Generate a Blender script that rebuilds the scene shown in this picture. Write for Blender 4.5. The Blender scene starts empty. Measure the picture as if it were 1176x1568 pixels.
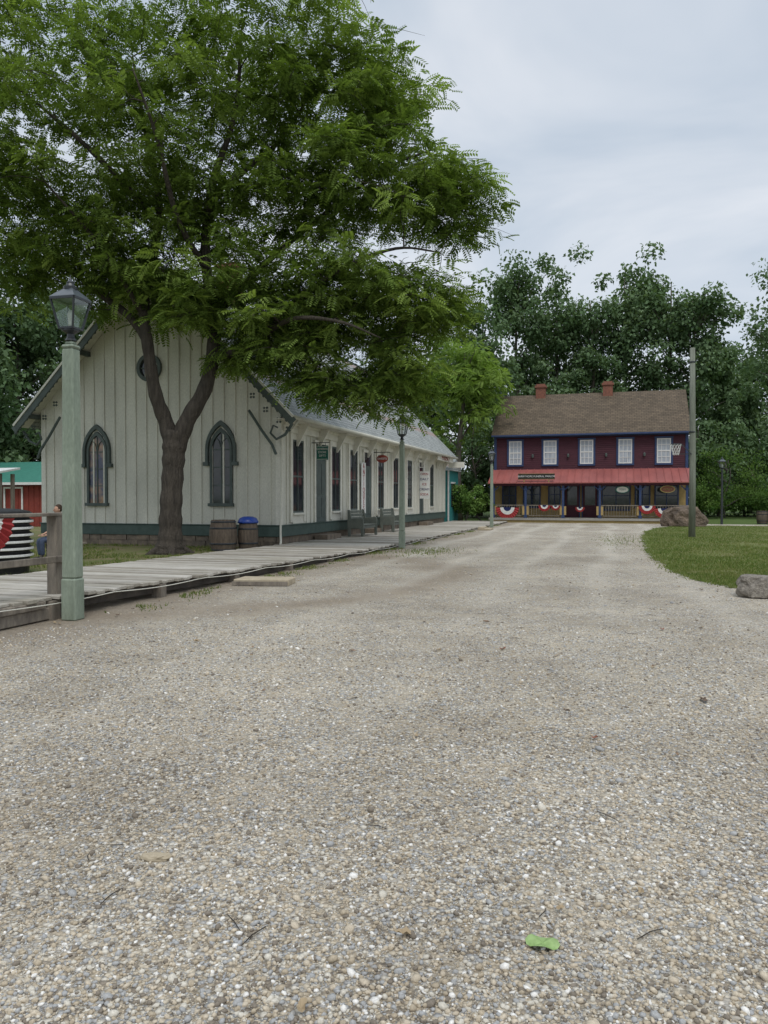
import bpy, bmesh, math, random
import numpy as np
from mathutils import Vector, Matrix, noise as mnoise
random.seed(7); rng=np.random.default_rng(7)
D=bpy.data; SC=bpy.context.scene
TH=math.radians(16.7); CT,ST=math.cos(TH),math.sin(TH)

# ---------------------------------------------------------------- materials
class NT:
    def __init__(s,name):
        s.m=D.materials.new(name); s.m.use_nodes=True; s.t=s.m.node_tree; s.t.nodes.clear()
        s.out=s.n('ShaderNodeOutputMaterial')
    def n(s,typ,**kw):
        x=s.t.nodes.new(typ)
        for k,v in kw.items(): setattr(x,k,v)
        return x
    def l(s,a,b): s.t.links.new(a,b)
    def math(s,op,a,b=None,clamp=False):
        x=s.n('ShaderNodeMath',operation=op,use_clamp=clamp)
        for i,v in enumerate([a,b]):
            if v is None: continue
            if isinstance(v,(int,float)): x.inputs[i].default_value=v
            else: s.l(v,x.inputs[i])
        return x.outputs[0]
    def mix(s,f,a,b,bt='MIX'):
        x=s.n('ShaderNodeMix',data_type='RGBA',blend_type=bt)
        for i,v in ((0,f),(6,a),(7,b)):
            if isinstance(v,(int,float)): x.inputs[i].default_value=v
            elif isinstance(v,tuple): x.inputs[i].default_value=(*v[:3],1)
            else: s.l(v,x.inputs[i])
        return x.outputs[2]
    def ramp(s,f,stops,interp='LINEAR'):
        x=s.n('ShaderNodeValToRGB'); x.color_ramp.interpolation=interp
        e=x.color_ramp.elements
        while len(e)<len(stops): e.new(.5)
        for i,(p,c) in enumerate(stops):
            e[i].position=p; e[i].color=(*c,1) if isinstance(c,tuple) else (c,c,c,1)
        s.l(f,x.inputs[0]); return x.outputs[0]
    def coord(s,kind='Object'):
        return s.n('ShaderNodeTexCoord').outputs[kind]
    def mapping(s,v,scale=(1,1,1)):
        x=s.n('ShaderNodeMapping'); x.inputs['Scale'].default_value=scale; s.l(v,x.inputs[0]); return x.outputs[0]
    def noise(s,v,scale,detail=4,rough=.6):
        x=s.n('ShaderNodeTexNoise'); x.inputs['Scale'].default_value=scale; x.inputs['Detail'].default_value=detail
        x.inputs['Roughness'].default_value=rough; s.l(v,x.inputs['Vector']); return x.outputs[0]
    def princ(s,col,rough=.8,normal=None,metal=0,spec=.3):
        p=s.n('ShaderNodeBsdfPrincipled')
        if isinstance(col,tuple): p.inputs['Base Color'].default_value=(*col[:3],1)
        else: s.l(col,p.inputs['Base Color'])
        if isinstance(rough,(int,float)): p.inputs['Roughness'].default_value=rough
        else: s.l(rough,p.inputs['Roughness'])
        p.inputs['Metallic'].default_value=metal; p.inputs['Specular IOR Level'].default_value=spec
        if normal is not None: s.l(normal,p.inputs['Normal'])
        s.l(p.outputs[0],s.out.inputs[0]); return p
    def bump(s,h,strength=.3,dist=.02,normal=None):
        b=s.n('ShaderNodeBump'); b.inputs['Strength'].default_value=strength; b.inputs['Distance'].default_value=dist
        s.l(h,b.inputs['Height'])
        if normal is not None: s.l(normal,b.inputs['Normal'])
        return b.outputs[0]

def simple(name,c,c2=None,rough=.75,scale=4,stretch=(1,1,1),bump=.25,dist=.01,spec=.3,metal=0,fine=40):
    t=NT(name); v=t.mapping(t.coord(),stretch)
    n1=t.noise(v,scale,4,.65); n2=t.noise(v,fine,2,.6)
    if c2 is None: c2=tuple(x*.72 for x in c)
    f=t.ramp(n1,[(.36,0.),(.68,1.)])
    col=t.mix(f,c,c2)
    f2=t.ramp(n2,[(.3,.82),(.7,1.06)])
    col=t.mix(1.0,col,f2,'MULTIPLY')
    t.princ(col,rough,t.bump(n2,bump,dist),metal,spec); return t.m

M={}
M['cream']=simple('cream_paint',(.665,.65,.56),(.54,.53,.455),rough=.65,scale=1.2,stretch=(1,1,.35),bump=.12)
M['cream_trim']=simple('cream_trim',(.73,.71,.62),(.60,.585,.51),rough=.55,bump=.08)
M['sage']=simple('sage_paint',(.275,.32,.25),(.195,.235,.18),rough=.6,scale=3,stretch=(1,1,.3),bump=.25)
M['green_trim']=simple('green_trim',(.075,.11,.095),(.05,.078,.068),rough=.6,bump=.15)
M['greygreen']=simple('greygreen_trim',(.10,.125,.115),(.07,.088,.08),rough=.6,bump=.1)
M['stone']=simple('foundation_stone',(.24,.19,.14),(.12,.10,.08),scale=5,bump=.6,dist=.03)
M['wood_grey']=simple('weathered_wood',(.36,.34,.30),(.24,.225,.20),rough=.9,scale=2.5,stretch=(.5,4,4),bump=.5,dist=.006)
M['wood_dark']=simple('dark_wood',(.10,.085,.07),(.05,.045,.04),rough=.95,scale=3,bump=.5)
M['wood_fence']=simple('fence_wood',(.27,.235,.19),(.14,.12,.10),rough=.95,scale=3,stretch=(3,3,.6),bump=.6)
M['pole_wood']=simple('pole_wood',(.24,.255,.21),(.14,.15,.12),rough=.95,scale=3,stretch=(4,4,.3),bump=.6)
M['step_wood']=simple('step_concrete',(.46,.39,.28),(.36,.30,.21),rough=.9,bump=.3)
M['bench']=simple('bench_paint',(.15,.165,.14),(.10,.115,.10),rough=.7)
M['iron']=simple('black_iron',(.018,.022,.026),(.03,.035,.04),rough=.4,bump=.1,spec=.5)
M['maroon']=simple('maroon_siding',(.082,.020,.032),(.058,.015,.024),rough=.6,scale=2,stretch=(.4,1,2),bump=.1)
M['blue']=simple('blue_trim',(.04,.065,.15),(.028,.05,.12),rough=.5,bump=.05)
M['ochre']=simple('ochre_paint',(.44,.31,.12),(.34,.245,.10),rough=.6,bump=.1)
M['redroof']=simple('red_metal_roof',(.36,.115,.10),(.27,.088,.08),rough=.5,scale=1.2,stretch=(1,.3,1),bump=.08)
M['brick']=simple('chimney_brick',(.26,.105,.07),(.16,.07,.05),scale=9,bump=.5)
M['white']=simple('white_paint',(.74,.74,.71),(.64,.64,.61),rough=.5,bump=.05)
M['curtain']=simple('white_curtain',(.50,.54,.58),(.27,.31,.36),rough=.6,scale=3,stretch=(5,1,.4),bump=.1)
M['red']=simple('red_paint',(.34,.035,.035),(.27,.03,.03),rough=.7,bump=.05)
M['navy']=simple('navy_cloth',(.02,.03,.11),(.015,.02,.08),rough=.9,bump=.05)
M['denim']=simple('denim_cloth',(.06,.08,.13),(.04,.055,.09),rough=.9,bump=.1)
M['skin']=simple('skin',(.50,.30,.21),(.44,.25,.17),rough=.6,bump=.03)
M['hair']=simple('brown_hair',(.06,.035,.02),(.03,.02,.012),rough=.7,bump=.5)
M['barnred']=simple('barn_red',(.26,.055,.038),(.19,.04,.03),rough=.8)
M['greenmetal']=simple('green_metal_roof',(.06,.22,.165),(.045,.17,.13),rough=.5)
M['teal']=simple('teal_paint',(.04,.23,.22),(.03,.18,.18),rough=.6)
M['signgreen']=simple('sign_green',(.02,.14,.10),(.02,.11,.08),rough=.5,bump=.03)
M['signblack']=simple('sign_black',(.012,.012,.012),(.02,.02,.02),rough=.5,bump=.03)
M['gold']=simple('gold_paint',(.45,.35,.14),(.4,.3,.1),rough=.5,bump=.03)
M['bluelid']=simple('blue_plastic',(.02,.06,.32),(.015,.05,.26),rough=.35,bump=.03,spec=.5)
M['barrel']=simple('barrel_wood',(.155,.12,.09),(.08,.062,.048),rough=.8,scale=6,stretch=(2,2,.4),bump=.5)
M['rubber']=simple('black_plastic',(.015,.015,.016),(.03,.03,.03),rough=.45)
M['rock']=simple('rock',(.40,.36,.30),(.20,.175,.145),rough=.9,scale=6,bump=1.,dist=.05,fine=18)
M['rockbrown']=simple('rock_brown',(.20,.15,.11),(.09,.07,.055),rough=.9,scale=2.5,bump=1.,dist=.1,fine=9)
M['bark']=simple('bark',(.095,.08,.064),(.040,.034,.028),rough=.95,scale=5,stretch=(3,3,.45),bump=1.,dist=.07,fine=10)
M['barkbg']=simple('bark_pale',(.16,.14,.115),(.08,.07,.06),rough=.95,scale=3,bump=.6)
M['slatecap']=simple('lantern_roof_metal',(.07,.085,.10),(.05,.06,.07),rough=.35,bump=.05,spec=.6)
def glass(name,dark=(.02,.024,.028),c2=(.05,.055,.06)):
    t=NT(name); v=t.coord(); n=t.noise(v,1.6,3,.6)
    t.princ(t.mix(t.ramp(n,[(.4,0.),(.7,1.)]),dark,c2),.06,t.bump(t.noise(v,3,1,.5),.04,.01),0,.6); return t.m
M['glass']=glass('window_glass')
M['glass_warm']=glass('window_glass_warm',(.05,.06,.10),(.5,.30,.14))  # reflected sky and orange curtain tones mixed into the glass colour
def lampglass():
    t=NT('lamp_glass'); a=t.n('ShaderNodeBsdfTransparent'); a.inputs[0].default_value=(.9,.93,.93,1)
    b=t.n('ShaderNodeBsdfGlossy'); b.inputs['Roughness'].default_value=.08; b.inputs[0].default_value=(.8,.85,.88,1)
    x=t.n('ShaderNodeMixShader'); x.inputs[0].default_value=.22
    t.l(a.outputs[0],x.inputs[1]); t.l(b.outputs[0],x.inputs[2]); t.l(x.outputs[0],t.out.inputs[0]); return t.m
M['lampglass']=lampglass()

def leafmat(name,c_dark,c_light,c_tip,trans=.35):
    t=NT(name); g=t.n('ShaderNodeNewGeometry'); at=t.n('ShaderNodeAttribute',attribute_name='tint')
    col=t.mix(g.outputs['Random Per Island'],c_dark,c_light)
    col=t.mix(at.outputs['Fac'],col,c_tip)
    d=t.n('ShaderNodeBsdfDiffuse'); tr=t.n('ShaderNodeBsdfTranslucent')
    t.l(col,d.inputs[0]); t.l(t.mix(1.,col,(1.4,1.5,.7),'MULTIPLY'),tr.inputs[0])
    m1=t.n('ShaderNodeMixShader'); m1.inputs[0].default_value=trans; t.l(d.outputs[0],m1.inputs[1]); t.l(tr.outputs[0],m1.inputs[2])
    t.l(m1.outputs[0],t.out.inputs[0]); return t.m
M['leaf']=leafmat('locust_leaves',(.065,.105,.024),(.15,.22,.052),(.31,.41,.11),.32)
M['leafbg']=leafmat('poplar_leaves',(.065,.11,.05),(.135,.205,.105),(.22,.29,.17),.22)
M['leafyel']=leafmat('yellowgreen_leaves',(.12,.19,.04),(.21,.31,.08),(.30,.40,.12),.35)
M['leafbush']=leafmat('bush_leaves',(.05,.11,.025),(.12,.20,.055),(.20,.29,.08),.25)
M['blade']=leafmat('grass_blades',(.075,.12,.03),(.15,.20,.055),(.29,.26,.13),.3)

def gravel():
    t=NT('gravel'); v=t.coord()
    wob=t.n('ShaderNodeTexNoise'); wob.inputs['Scale'].default_value=60; wob.inputs['Detail'].default_value=1; t.l(v,wob.inputs['Vector'])
    v2=t.n('ShaderNodeVectorMath',operation='SCALE'); t.l(wob.outputs['Color'],v2.inputs[0]); v2.inputs['Scale'].default_value=.012
    v3=t.n('ShaderNodeVectorMath',operation='ADD'); t.l(v,v3.inputs[0]); t.l(v2.outputs[0],v3.inputs[1])
    def vor(sc):
        x=t.n('ShaderNodeTexVoronoi'); x.inputs['Scale'].default_value=sc; t.l(v3.outputs[0],x.inputs['Vector']); return x
    a=vor(50); b=vor(115)
    def rnd(x):
        s=t.n('ShaderNodeSeparateColor'); t.l(x.outputs['Color'],s.inputs[0]); return s.outputs[0],s.outputs[1]
    ra,ga=rnd(a); rb,gb=rnd(b)
    stops=[(0.,(.24,.205,.165)),(.16,(.44,.375,.28)),(.36,(.55,.485,.38)),(.56,(.39,.39,.385)),(.76,(.62,.585,.51)),(.95,(.80,.785,.75))]
    ca=t.ramp(ra,stops,'CONSTANT'); cb=t.ramp(rb,stops,'CONSTANT')
    pick=t.ramp(ga,[(.40,0.),(.45,1.)])
    col=t.mix(pick,cb,ca)
    ea=t.ramp(a.outputs['Distance'],[(.35,1.),(.8,.38)]); eb=t.ramp(b.outputs['Distance'],[(.35,1.),(.8,.5)])  # crevice darkness between stones, shade and dirt alike, put into the colour
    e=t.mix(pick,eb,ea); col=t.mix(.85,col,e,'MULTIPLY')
    n1=t.noise(v,.42,4,.6); n2=t.noise(v,2.2,5,.7)
    fines=t.ramp(n2,[(.46,0.),(.64,.55)])
    col=t.mix(fines,col,t.mix(n1,(.42,.36,.27),(.56,.50,.40)))
    lg=t.ramp(n1,[(.32,(.78,.755,.72)),(.5,(.98,.965,.94)),(.68,(1.12,1.10,1.07))])
    col=t.mix(1.,col,lg,'MULTIPLY')
    s=t.n('ShaderNodeSeparateXYZ'); t.l(v,s.inputs[0])
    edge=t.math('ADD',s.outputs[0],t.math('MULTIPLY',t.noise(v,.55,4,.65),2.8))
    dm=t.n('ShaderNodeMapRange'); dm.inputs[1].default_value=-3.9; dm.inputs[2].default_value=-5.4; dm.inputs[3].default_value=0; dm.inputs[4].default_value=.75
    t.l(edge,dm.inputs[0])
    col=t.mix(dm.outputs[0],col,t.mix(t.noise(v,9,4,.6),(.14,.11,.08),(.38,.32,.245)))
    cx=t.math('SUBTRACT',s.outputs[0],-9.5); cy=t.math('SUBTRACT',s.outputs[1],14.5)
    rr=t.math('SQRT',t.math('ADD',t.math('MULTIPLY',cx,cx),t.math('MULTIPLY',cy,cy)))
    rr=t.math('ADD',rr,t.math('MULTIPLY',t.noise(v,.8,3,.6),1.4))
    q=t.math('ABSOLUTE',t.math('SUBTRACT',rr,7.0)); q=t.ramp(q,[(.1,.6),(.8,0.)])
    col=t.mix(q,col,(.25,.20,.145))
    wx=t.math('ADD',s.outputs[0],t.math('MULTIPLY',t.noise(v,.10,2,.5),2.2))
    w=t.math('ABSOLUTE',t.math('SINE',t.math('MULTIPLY',wx,1.75)))
    far=t.n('ShaderNodeMapRange'); far.inputs[1].default_value=9; far.inputs[2].default_value=24; far.inputs[3].default_value=.08; far.inputs[4].default_value=.30; t.l(s.outputs[1],far.inputs[0])
    col=t.mix(t.math('MULTIPLY',t.math('POWER',w,10),far.outputs[0]),col,(.68,.63,.54))
    w2=t.math('POWER',t.math('SUBTRACT',1.,w),3); col=t.mix(t.math('MULTIPLY',w2,t.math('MULTIPLY',far.outputs[0],.9)),col,(.35,.30,.235))
    h=t.math('SUBTRACT',1.,t.mix(pick,b.outputs['Distance'],a.outputs['Distance']))
    nb=t.bump(h,.9,.014); nb=t.bump(n2,.35,.06,nb)
    t.princ(col,.92,nb,0,.15); return t.m
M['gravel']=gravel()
def stonemat():
    t=NT('loose_stones'); g=t.n('ShaderNodeNewGeometry')
    c=t.ramp(g.outputs['Random Per Island'],[(0.,(.22,.19,.155)),(.13,(.44,.375,.28)),(.34,(.55,.48,.375)),(.54,(.385,.39,.39)),(.76,(.60,.565,.49)),(.94,(.80,.785,.75))],'CONSTANT')
    v=t.coord(); c=t.mix(.6,c,t.ramp(t.noise(v,160,1,.5),[(.3,.65),(.7,1.1)]),'MULTIPLY')
    c=t.mix(1.,c,t.ramp(t.noise(v,.42,4,.6),[(.32,(.80,.775,.74)),(.5,(.98,.965,.94)),(.68,(1.1,1.08,1.05))]),'MULTIPLY')
    t.princ(c,.85,None,0,.2); return t.m
M['stones']=stonemat()
def grassm(name,a,b,c,dirt=.0):
    t=NT(name); v=t.coord(); n1=t.noise(v,.7,5,.65); n2=t.noise(v,28,4,.7)
    col=t.mix(t.ramp(n1,[(.35,0.),(.65,1.)]),a,b); col=t.mix(t.ramp(n2,[(.4,0.),(.75,.8)]),col,c)
    if dirt: col=t.mix(t.ramp(t.noise(v,1.1,4,.6),[(.45,0.),(.62,dirt)]),col,(.22,.17,.11))
    t.princ(col,.95,t.bump(n2,.8,.04),0,.1); return t.m
M['lawn']=grassm('lawn_grass',(.10,.145,.04),(.15,.185,.06),(.20,.21,.09),.45)
M['ground']=grassm('ground_grass',(.06,.11,.025),(.09,.14,.04),(.13,.15,.06),.0)
M['yard']=grassm('yard_grass',(.10,.14,.04),(.14,.16,.06),(.20,.18,.10),.85)

def shingles(name,axis,cols,mortar,w,h,slope,band=None,bump=.7):
    t=NT(name); v=t.coord(); s=t.n('ShaderNodeSeparateXYZ'); t.l(v,s.inputs[0])
    cb=t.n('ShaderNodeCombineXYZ'); t.l(s.outputs[axis],cb.inputs[0]); zz=t.math('MULTIPLY',s.outputs[2],slope); t.l(zz,cb.inputs[1])
    b=t.n('ShaderNodeTexBrick'); t.l(cb.outputs[0],b.inputs['Vector'])
    b.inputs['Scale'].default_value=1; b.inputs['Brick Width'].default_value=w; b.inputs['Row Height'].default_value=h
    b.inputs['Mortar Size'].default_value=.012; b.inputs['Mortar Smooth'].default_value=.2
    b.inputs['Color1'].default_value=(*cols[0],1); b.inputs['Color2'].default_value=(*cols[1],1); b.inputs['Mortar'].default_value=(*mortar,1)
    col=b.outputs['Color']
    if band:
        zig=t.math('PINGPONG',s.outputs[axis],.35)
        fr=t.math('FRACT',t.math('ADD',t.math('MULTIPLY',s.outputs[2],.55),t.math('MULTIPLY',zig,.3)))
        m=t.math('LESS_THAN',fr,.14); col=t.mix(t.math('MULTIPLY',m,.6),col,band)
    col=t.mix(1.,col,t.ramp(t.noise(v,1.3,4,.7),[(.3,.8),(.7,1.12)]),'MULTIPLY')
    col=t.mix(1.,col,t.ramp(t.noise(v,30,2,.7),[(.3,.85),(.7,1.1)]),'MULTIPLY')
    saw=t.math('FRACT',t.math('DIVIDE',zz,h))
    nb=t.bump(t.math('SUBTRACT',1.,saw),bump,.02); nb=t.bump(t.math('SUBTRACT',1.,b.outputs['Fac']),.5,.01,nb)
    t.princ(col,.85,nb,0,.2); return t.m
M['slate']=shingles('slate_roof',1,((.35,.365,.35),(.265,.28,.27)),(.13,.14,.14),.26,.17,1.4,(.36,.23,.20))
M['brownroof']=shingles('brown_shingles',0,((.145,.11,.075),(.10,.077,.054)),(.045,.035,.027),.3,.2,1.65,None,.9)

# ---------------------------------------------------------------- mesh helpers
def empty(name,loc=(0,0,0)):
    e=D.objects.new(name,None); SC.collection.objects.link(e); e.location=loc; e.empty_display_size=.3; return e
def setpar(o,parent):
    o.parent=parent; o.matrix_parent_inverse=Matrix.Translation(-Vector(parent.location))
class Part:
    def __init__(s,name,mat,parent=None,smooth=False,bevel=0):
        s.name,s.mat,s.parent,s.smooth,s.bevel=name,mat,parent,smooth,bevel; s.v=[]; s.f=[]
    def add(s,vs,fs):
        o=len(s.v); s.v+= [tuple(x) for x in vs]; s.f+=[tuple(i+o for i in f) for f in fs]
    def hexa(s,p):
        s.add(p,[(3,2,1,0),(4,5,6,7),(0,1,5,4),(1,2,6,5),(2,3,7,6),(3,0,4,7)])
    def box(s,x0,x1,y0,y1,z0,z1):
        s.hexa([(x0,y0,z0),(x1,y0,z0),(x1,y1,z0),(x0,y1,z0),(x0,y0,z1),(x1,y0,z1),(x1,y1,z1),(x0,y1,z1)])
    def beam(s,p0,p1,w,h,up=(0,0,1)):
        p0,p1=Vector(p0),Vector(p1); d=(p1-p0).normalized(); u=Vector(up); sd=d.cross(u).normalized(); u=sd.cross(d).normalized()
        a,b=sd*w/2,u*h/2
        s.hexa([p0-a-b,p0+a-b,p1+a-b,p1-a-b,p0-a+b,p0+a+b,p1+a+b,p1-a+b])
    def tube(s,pts,rads,n=10,cap=True):
        pts=[Vector(p) for p in pts]; vs=[]; fs=[]; prev=None
        for i,p in enumerate(pts):
            d=(pts[min(i+1,len(pts)-1)]-pts[max(i-1,0)]).normalized()
            if prev is None:
                ref=Vector((1,0,0)) if abs(d.x)<.9 else Vector((0,1,0)); a=d.cross(ref).normalized()
            else: a=(prev-d*prev.dot(d)).normalized()
            prev=a; b=d.cross(a)
            for k in range(n):
                t=2*math.pi*k/n; vs.append(p+(a*math.cos(t)+b*math.sin(t))*rads[i])
        for i in range(len(pts)-1):
            for k in range(n):
                k2=(k+1)%n; fs.append((i*n+k,i*n+k2,(i+1)*n+k2,(i+1)*n+k))
        if cap:
            fs.append(tuple(range(n))[::-1]); fs.append(tuple((len(pts)-1)*n+k for k in range(n)))
        s.add(vs,fs)
    def lathe(s,c,prof,n=20,rot=0):
        vs=[];fs=[]
        for r,z in prof:
            for k in range(n):
                t=2*math.pi*k/n+rot; vs.append((c[0]+r*math.cos(t),c[1]+r*math.sin(t),c[2]+z))
        for i in range(len(prof)-1):
            for k in range(n):
                k2=(k+1)%n; fs.append((i*n+k,i*n+k2,(i+1)*n+k2,(i+1)*n+k))
        fs.append(tuple(range(n))[::-1]); fs.append(tuple((len(prof)-1)*n+k for k in range(n)))
        s.add(vs,fs)
    def ring_xz(s,outer,inner,y0,y1):
        n=len(outer); vs=[(x,y0,z) for x,z in outer]+[(x,y0,z) for x,z in inner]+[(x,y1,z) for x,z in outer]+[(x,y1,z) for x,z in inner]; fs=[]
        for i in range(n-1):
            fs+=[(i,i+1,n+i+1,n+i),(2*n+i,2*n+i+1,i+1,i),(n+i,n+i+1,3*n+i+1,3*n+i)]
        fs+=[(0,n,3*n,2*n),(n-1,3*n-1,4*n-1,2*n-1)]
        s.add(vs,fs)
    def poly_xz(s,pts,y0,y1):
        n=len(pts); vs=[(x,y0,z) for x,z in pts]+[(x,y1,z) for x,z in pts]
        fs=[tuple(range(n)),tuple(range(2*n-1,n-1,-1))]+[(i,n+i,n+(i+1)%n,(i+1)%n) for i in range(n)]
        s.add(vs,fs)
    def done(s):
        me=D.meshes.new(s.name); me.from_pydata(s.v,[],s.f); me.update()
        bm=bmesh.new(); bm.from_mesh(me); bmesh.ops.recalc_face_normals(bm,faces=bm.faces); bm.to_mesh(me); bm.free()
        if s.smooth: me.polygons.foreach_set('use_smooth',[True]*len(me.polygons))
        me.materials.append(s.mat); o=D.objects.new(s.name,me); SC.collection.objects.link(o)
        if s.parent: setpar(o,s.parent)
        if s.bevel:
            b=o.modifiers.new('bevel','BEVEL'); b.width=s.bevel; b.segments=1; b.limit_method='ANGLE'
        return o
def mesh_np(name,V,F,mat,parent=None,attr=None,smooth=False):
    me=D.meshes.new(name); n,k=F.shape
    me.vertices.add(len(V)); me.vertices.foreach_set('co',V.astype(np.float32).ravel())
    me.loops.add(n*k); me.loops.foreach_set('vertex_index',F.astype(np.int32).ravel())
    me.polygons.add(n); me.polygons.foreach_set('loop_start',np.arange(0,n*k,k,dtype=np.int32))
    me.polygons.foreach_set('loop_total',np.full(n,k,dtype=np.int32))
    if attr is not None:
        a=me.attributes.new('tint','FLOAT','POINT'); a.data.foreach_set('value',attr.astype(np.float32))
    me.update(calc_edges=True); me.materials.append(mat)
    if smooth: me.polygons.foreach_set('use_smooth',[True]*n)
    o=D.objects.new(name,me); SC.collection.objects.link(o)
    if parent: setpar(o,parent)
    return o
def text(body,loc,size,mat,parent,rz=0,name='lettering'):
    c=D.curves.new(name,'FONT'); c.body=body; c.size=size; c.align_x='CENTER'; c.align_y='CENTER'; c.extrude=.004
    o=D.objects.new(name,c); SC.collection.objects.link(o); o.location=loc; o.rotation_euler=(math.pi/2,0,rz)
    c.materials.append(mat); setpar(o,parent); return o
def sheet(name,pts,z,mat):
    me=D.meshes.new(name); me.from_pydata([(x,y,z) for x,y in pts],[],[tuple(range(len(pts)))]); me.materials.append(mat)
    if me.polygons[0].normal.z<0: me.flip_normals()
    o=D.objects.new(name,me); SC.collection.objects.link(o); return o

# ---------------------------------------------------------------- ground
sheet('ground',[(-600,-600),(600,-600),(600,600),(-600,600)],0,M['ground'])
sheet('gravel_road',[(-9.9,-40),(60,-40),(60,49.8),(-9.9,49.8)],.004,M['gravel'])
def smooth_closed(pts,sub=6,jit=0):
    out=[];n=len(pts)
    for i in range(n):
        p0,p1,p2,p3=[Vector((*pts[(i+k-1)%n],0)) for k in range(4)]
        for j in range(sub):
            t=j/sub
            q=.5*((2*p1)+(-p0+p2)*t+(2*p0-5*p1+4*p2-p3)*t*t+(-p0+3*p1-3*p2+p3)*t**3)
            out.append((q.x+random.uniform(-jit,jit),q.y+random.uniform(-jit,jit)))
    return out
lawn_pts=[(1.62,39.8),(1.1,34),(1.0,29),(.95,24),(1.05,20),(1.4,16.6),(1.85,15.1),(2.6,14.3),(6,13.2),(16,12.5),(45,12.5),(45,47),(20,47.2),(7,47.2),(4,46.6),(2.4,43.5)]
lawn_poly=smooth_closed(lawn_pts,14,.09)
sheet('lawn',lawn_poly,.010,M['lawn'])
sheet('yard_grass',[(-60,-10),(-9.95,-10),(-9.95,49),(-60,49)],.008,M['yard'])

def in_poly(px,py,poly):
    ins=np.zeros(len(px),bool); n=len(poly)
    for i in range(n):
        x1,y1=poly[i]; x2,y2=poly[(i+1)%n]
        c=((y1>py)!=(y2>py))&(px<(x2-x1)*(py-y1)/(y2-y1+1e-12)+x1); ins^=c
    return ins
def blades(name,X,Y,h,w,z=.008,dry=.2,patch=None):
    n=len(X); a=rng.uniform(0,math.tau,n); hh=h*rng.uniform(.5,1.3,n); lean=rng.normal(0,.45,(n,2))*hh[:,None]
    dx,dy=np.cos(a)*w,np.sin(a)*w
    V=np.empty((n,3,3)); V[:,0]=np.c_[X-dx,Y-dy,np.full(n,z)]; V[:,1]=np.c_[X+dx,Y+dy,np.full(n,z)]; V[:,2]=np.c_[X+lean[:,0],Y+lean[:,1],z+hh]
    tt=np.where(rng.random(n)<dry,rng.random(n),rng.random(n)*.2)
    if patch is not None: tt=np.clip(tt+patch,0,1)
    F=np.arange(n*3).reshape(n,3); t=np.repeat(tt,3)
    return mesh_np(name,V.reshape(-1,3),F,M['blade'],attr=t)
def nz2(X,Y,s,o=0): return np.array([mnoise.noise((x*s,y*s,o))+.5*mnoise.noise((x*s*2.7,y*s*2.7,o+5)) for x,y in zip(X,Y)])
n=110000; Y=12.5+35*rng.random(n)**1.7; X=.6+rng.random(n)*(Y*.24+.8)
ok=in_poly(X+rng.normal(0,.10,n),Y,lawn_poly); X,Y=X[ok],Y[ok]; pn=nz2(X,Y,.55,2); kp=(pn<.35)|(rng.random(len(X))<.45); blades('lawn_blades',X[kp],Y[kp],.055,.009,patch=np.clip(pn[kp],-.1,.6)*.6,dry=.25)
n=26000; Y=rng.uniform(8,22.2,n); X=rng.uniform(-22,-9.98,n)
nz=nz2(X,Y,.6); ok=(nz>-.1); ok&=((X+12.1)**2+(Y-19.1)**2>.8)
blades('yard_blades',X[ok],Y[ok],.08,.012,dry=.4)
n=7000; Y=rng.uniform(9,46,n); X=-6.75+np.abs(rng.normal(0,.22,n))
ok=nz2(X,Y,.6,3)>.05
X2=rng.normal(-5.3,.45,700); Y2=rng.normal(22.0,.9,700)
X3=rng.normal(.2,.45,500); Y3=rng.normal(30.0,2.5,500)
blades('weeds',np.r_[X[ok],X2,X3],np.r_[Y[ok],Y2,Y3],.06,.009,.004,.3)

# loose stones
bm=bmesh.new(); bmesh.ops.create_icosphere(bm,subdivisions=1,radius=1); IV=np.array([v.co[:] for v in bm.verts]); IF=np.array([[v.index for v in f.verts] for f in bm.faces]); bm.free()
def stones(name,n,dmin,dmax,smin,smax,power=1.0,mat=None):
    d=dmin+(dmax-dmin)*rng.random(n)**power; r=d*rng.uniform(-.56,.56,n)
    X=r*CT-d*ST; Y=r*ST+d*CT; ok=(X>-6.7)&~in_poly(X,Y,lawn_poly); X,Y=X[ok],Y[ok]; n=len(X)
    s=(smin+(smax-smin)*rng.random(n)**2.2)[:,None]*rng.uniform(.65,1.2,(n,3)); s[:,2]*=.7
    V=IV[None]*rng.uniform(.75,1.2,(n,12,1)); V=V*s[:,None,:]
    a=rng.uniform(0,math.tau,n); ca,sa=np.cos(a),np.sin(a); x=V[...,0]*ca[:,None]-V[...,1]*sa[:,None]; y=V[...,0]*sa[:,None]+V[...,1]*ca[:,None]
    z=V[...,2]+x*rng.uniform(-.4,.4,(n,1)); V=np.stack([x+X[:,None],y+Y[:,None],z+.004+s[:,2:3]*.35],2)
    F=(IF[None]+12*np.arange(n)[:,None,None]).reshape(-1,3)
    return mesh_np(name,V.reshape(-1,3),F,mat or M['stones'])
stones('gravel_stones',62000,1.7,9.5,.0045,.0135,1.6)
stones('pebbles',3600,1.9,20,.010,.022,1.4)
stones('cobbles',75,2.2,16,.020,.034,1.2)

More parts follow.
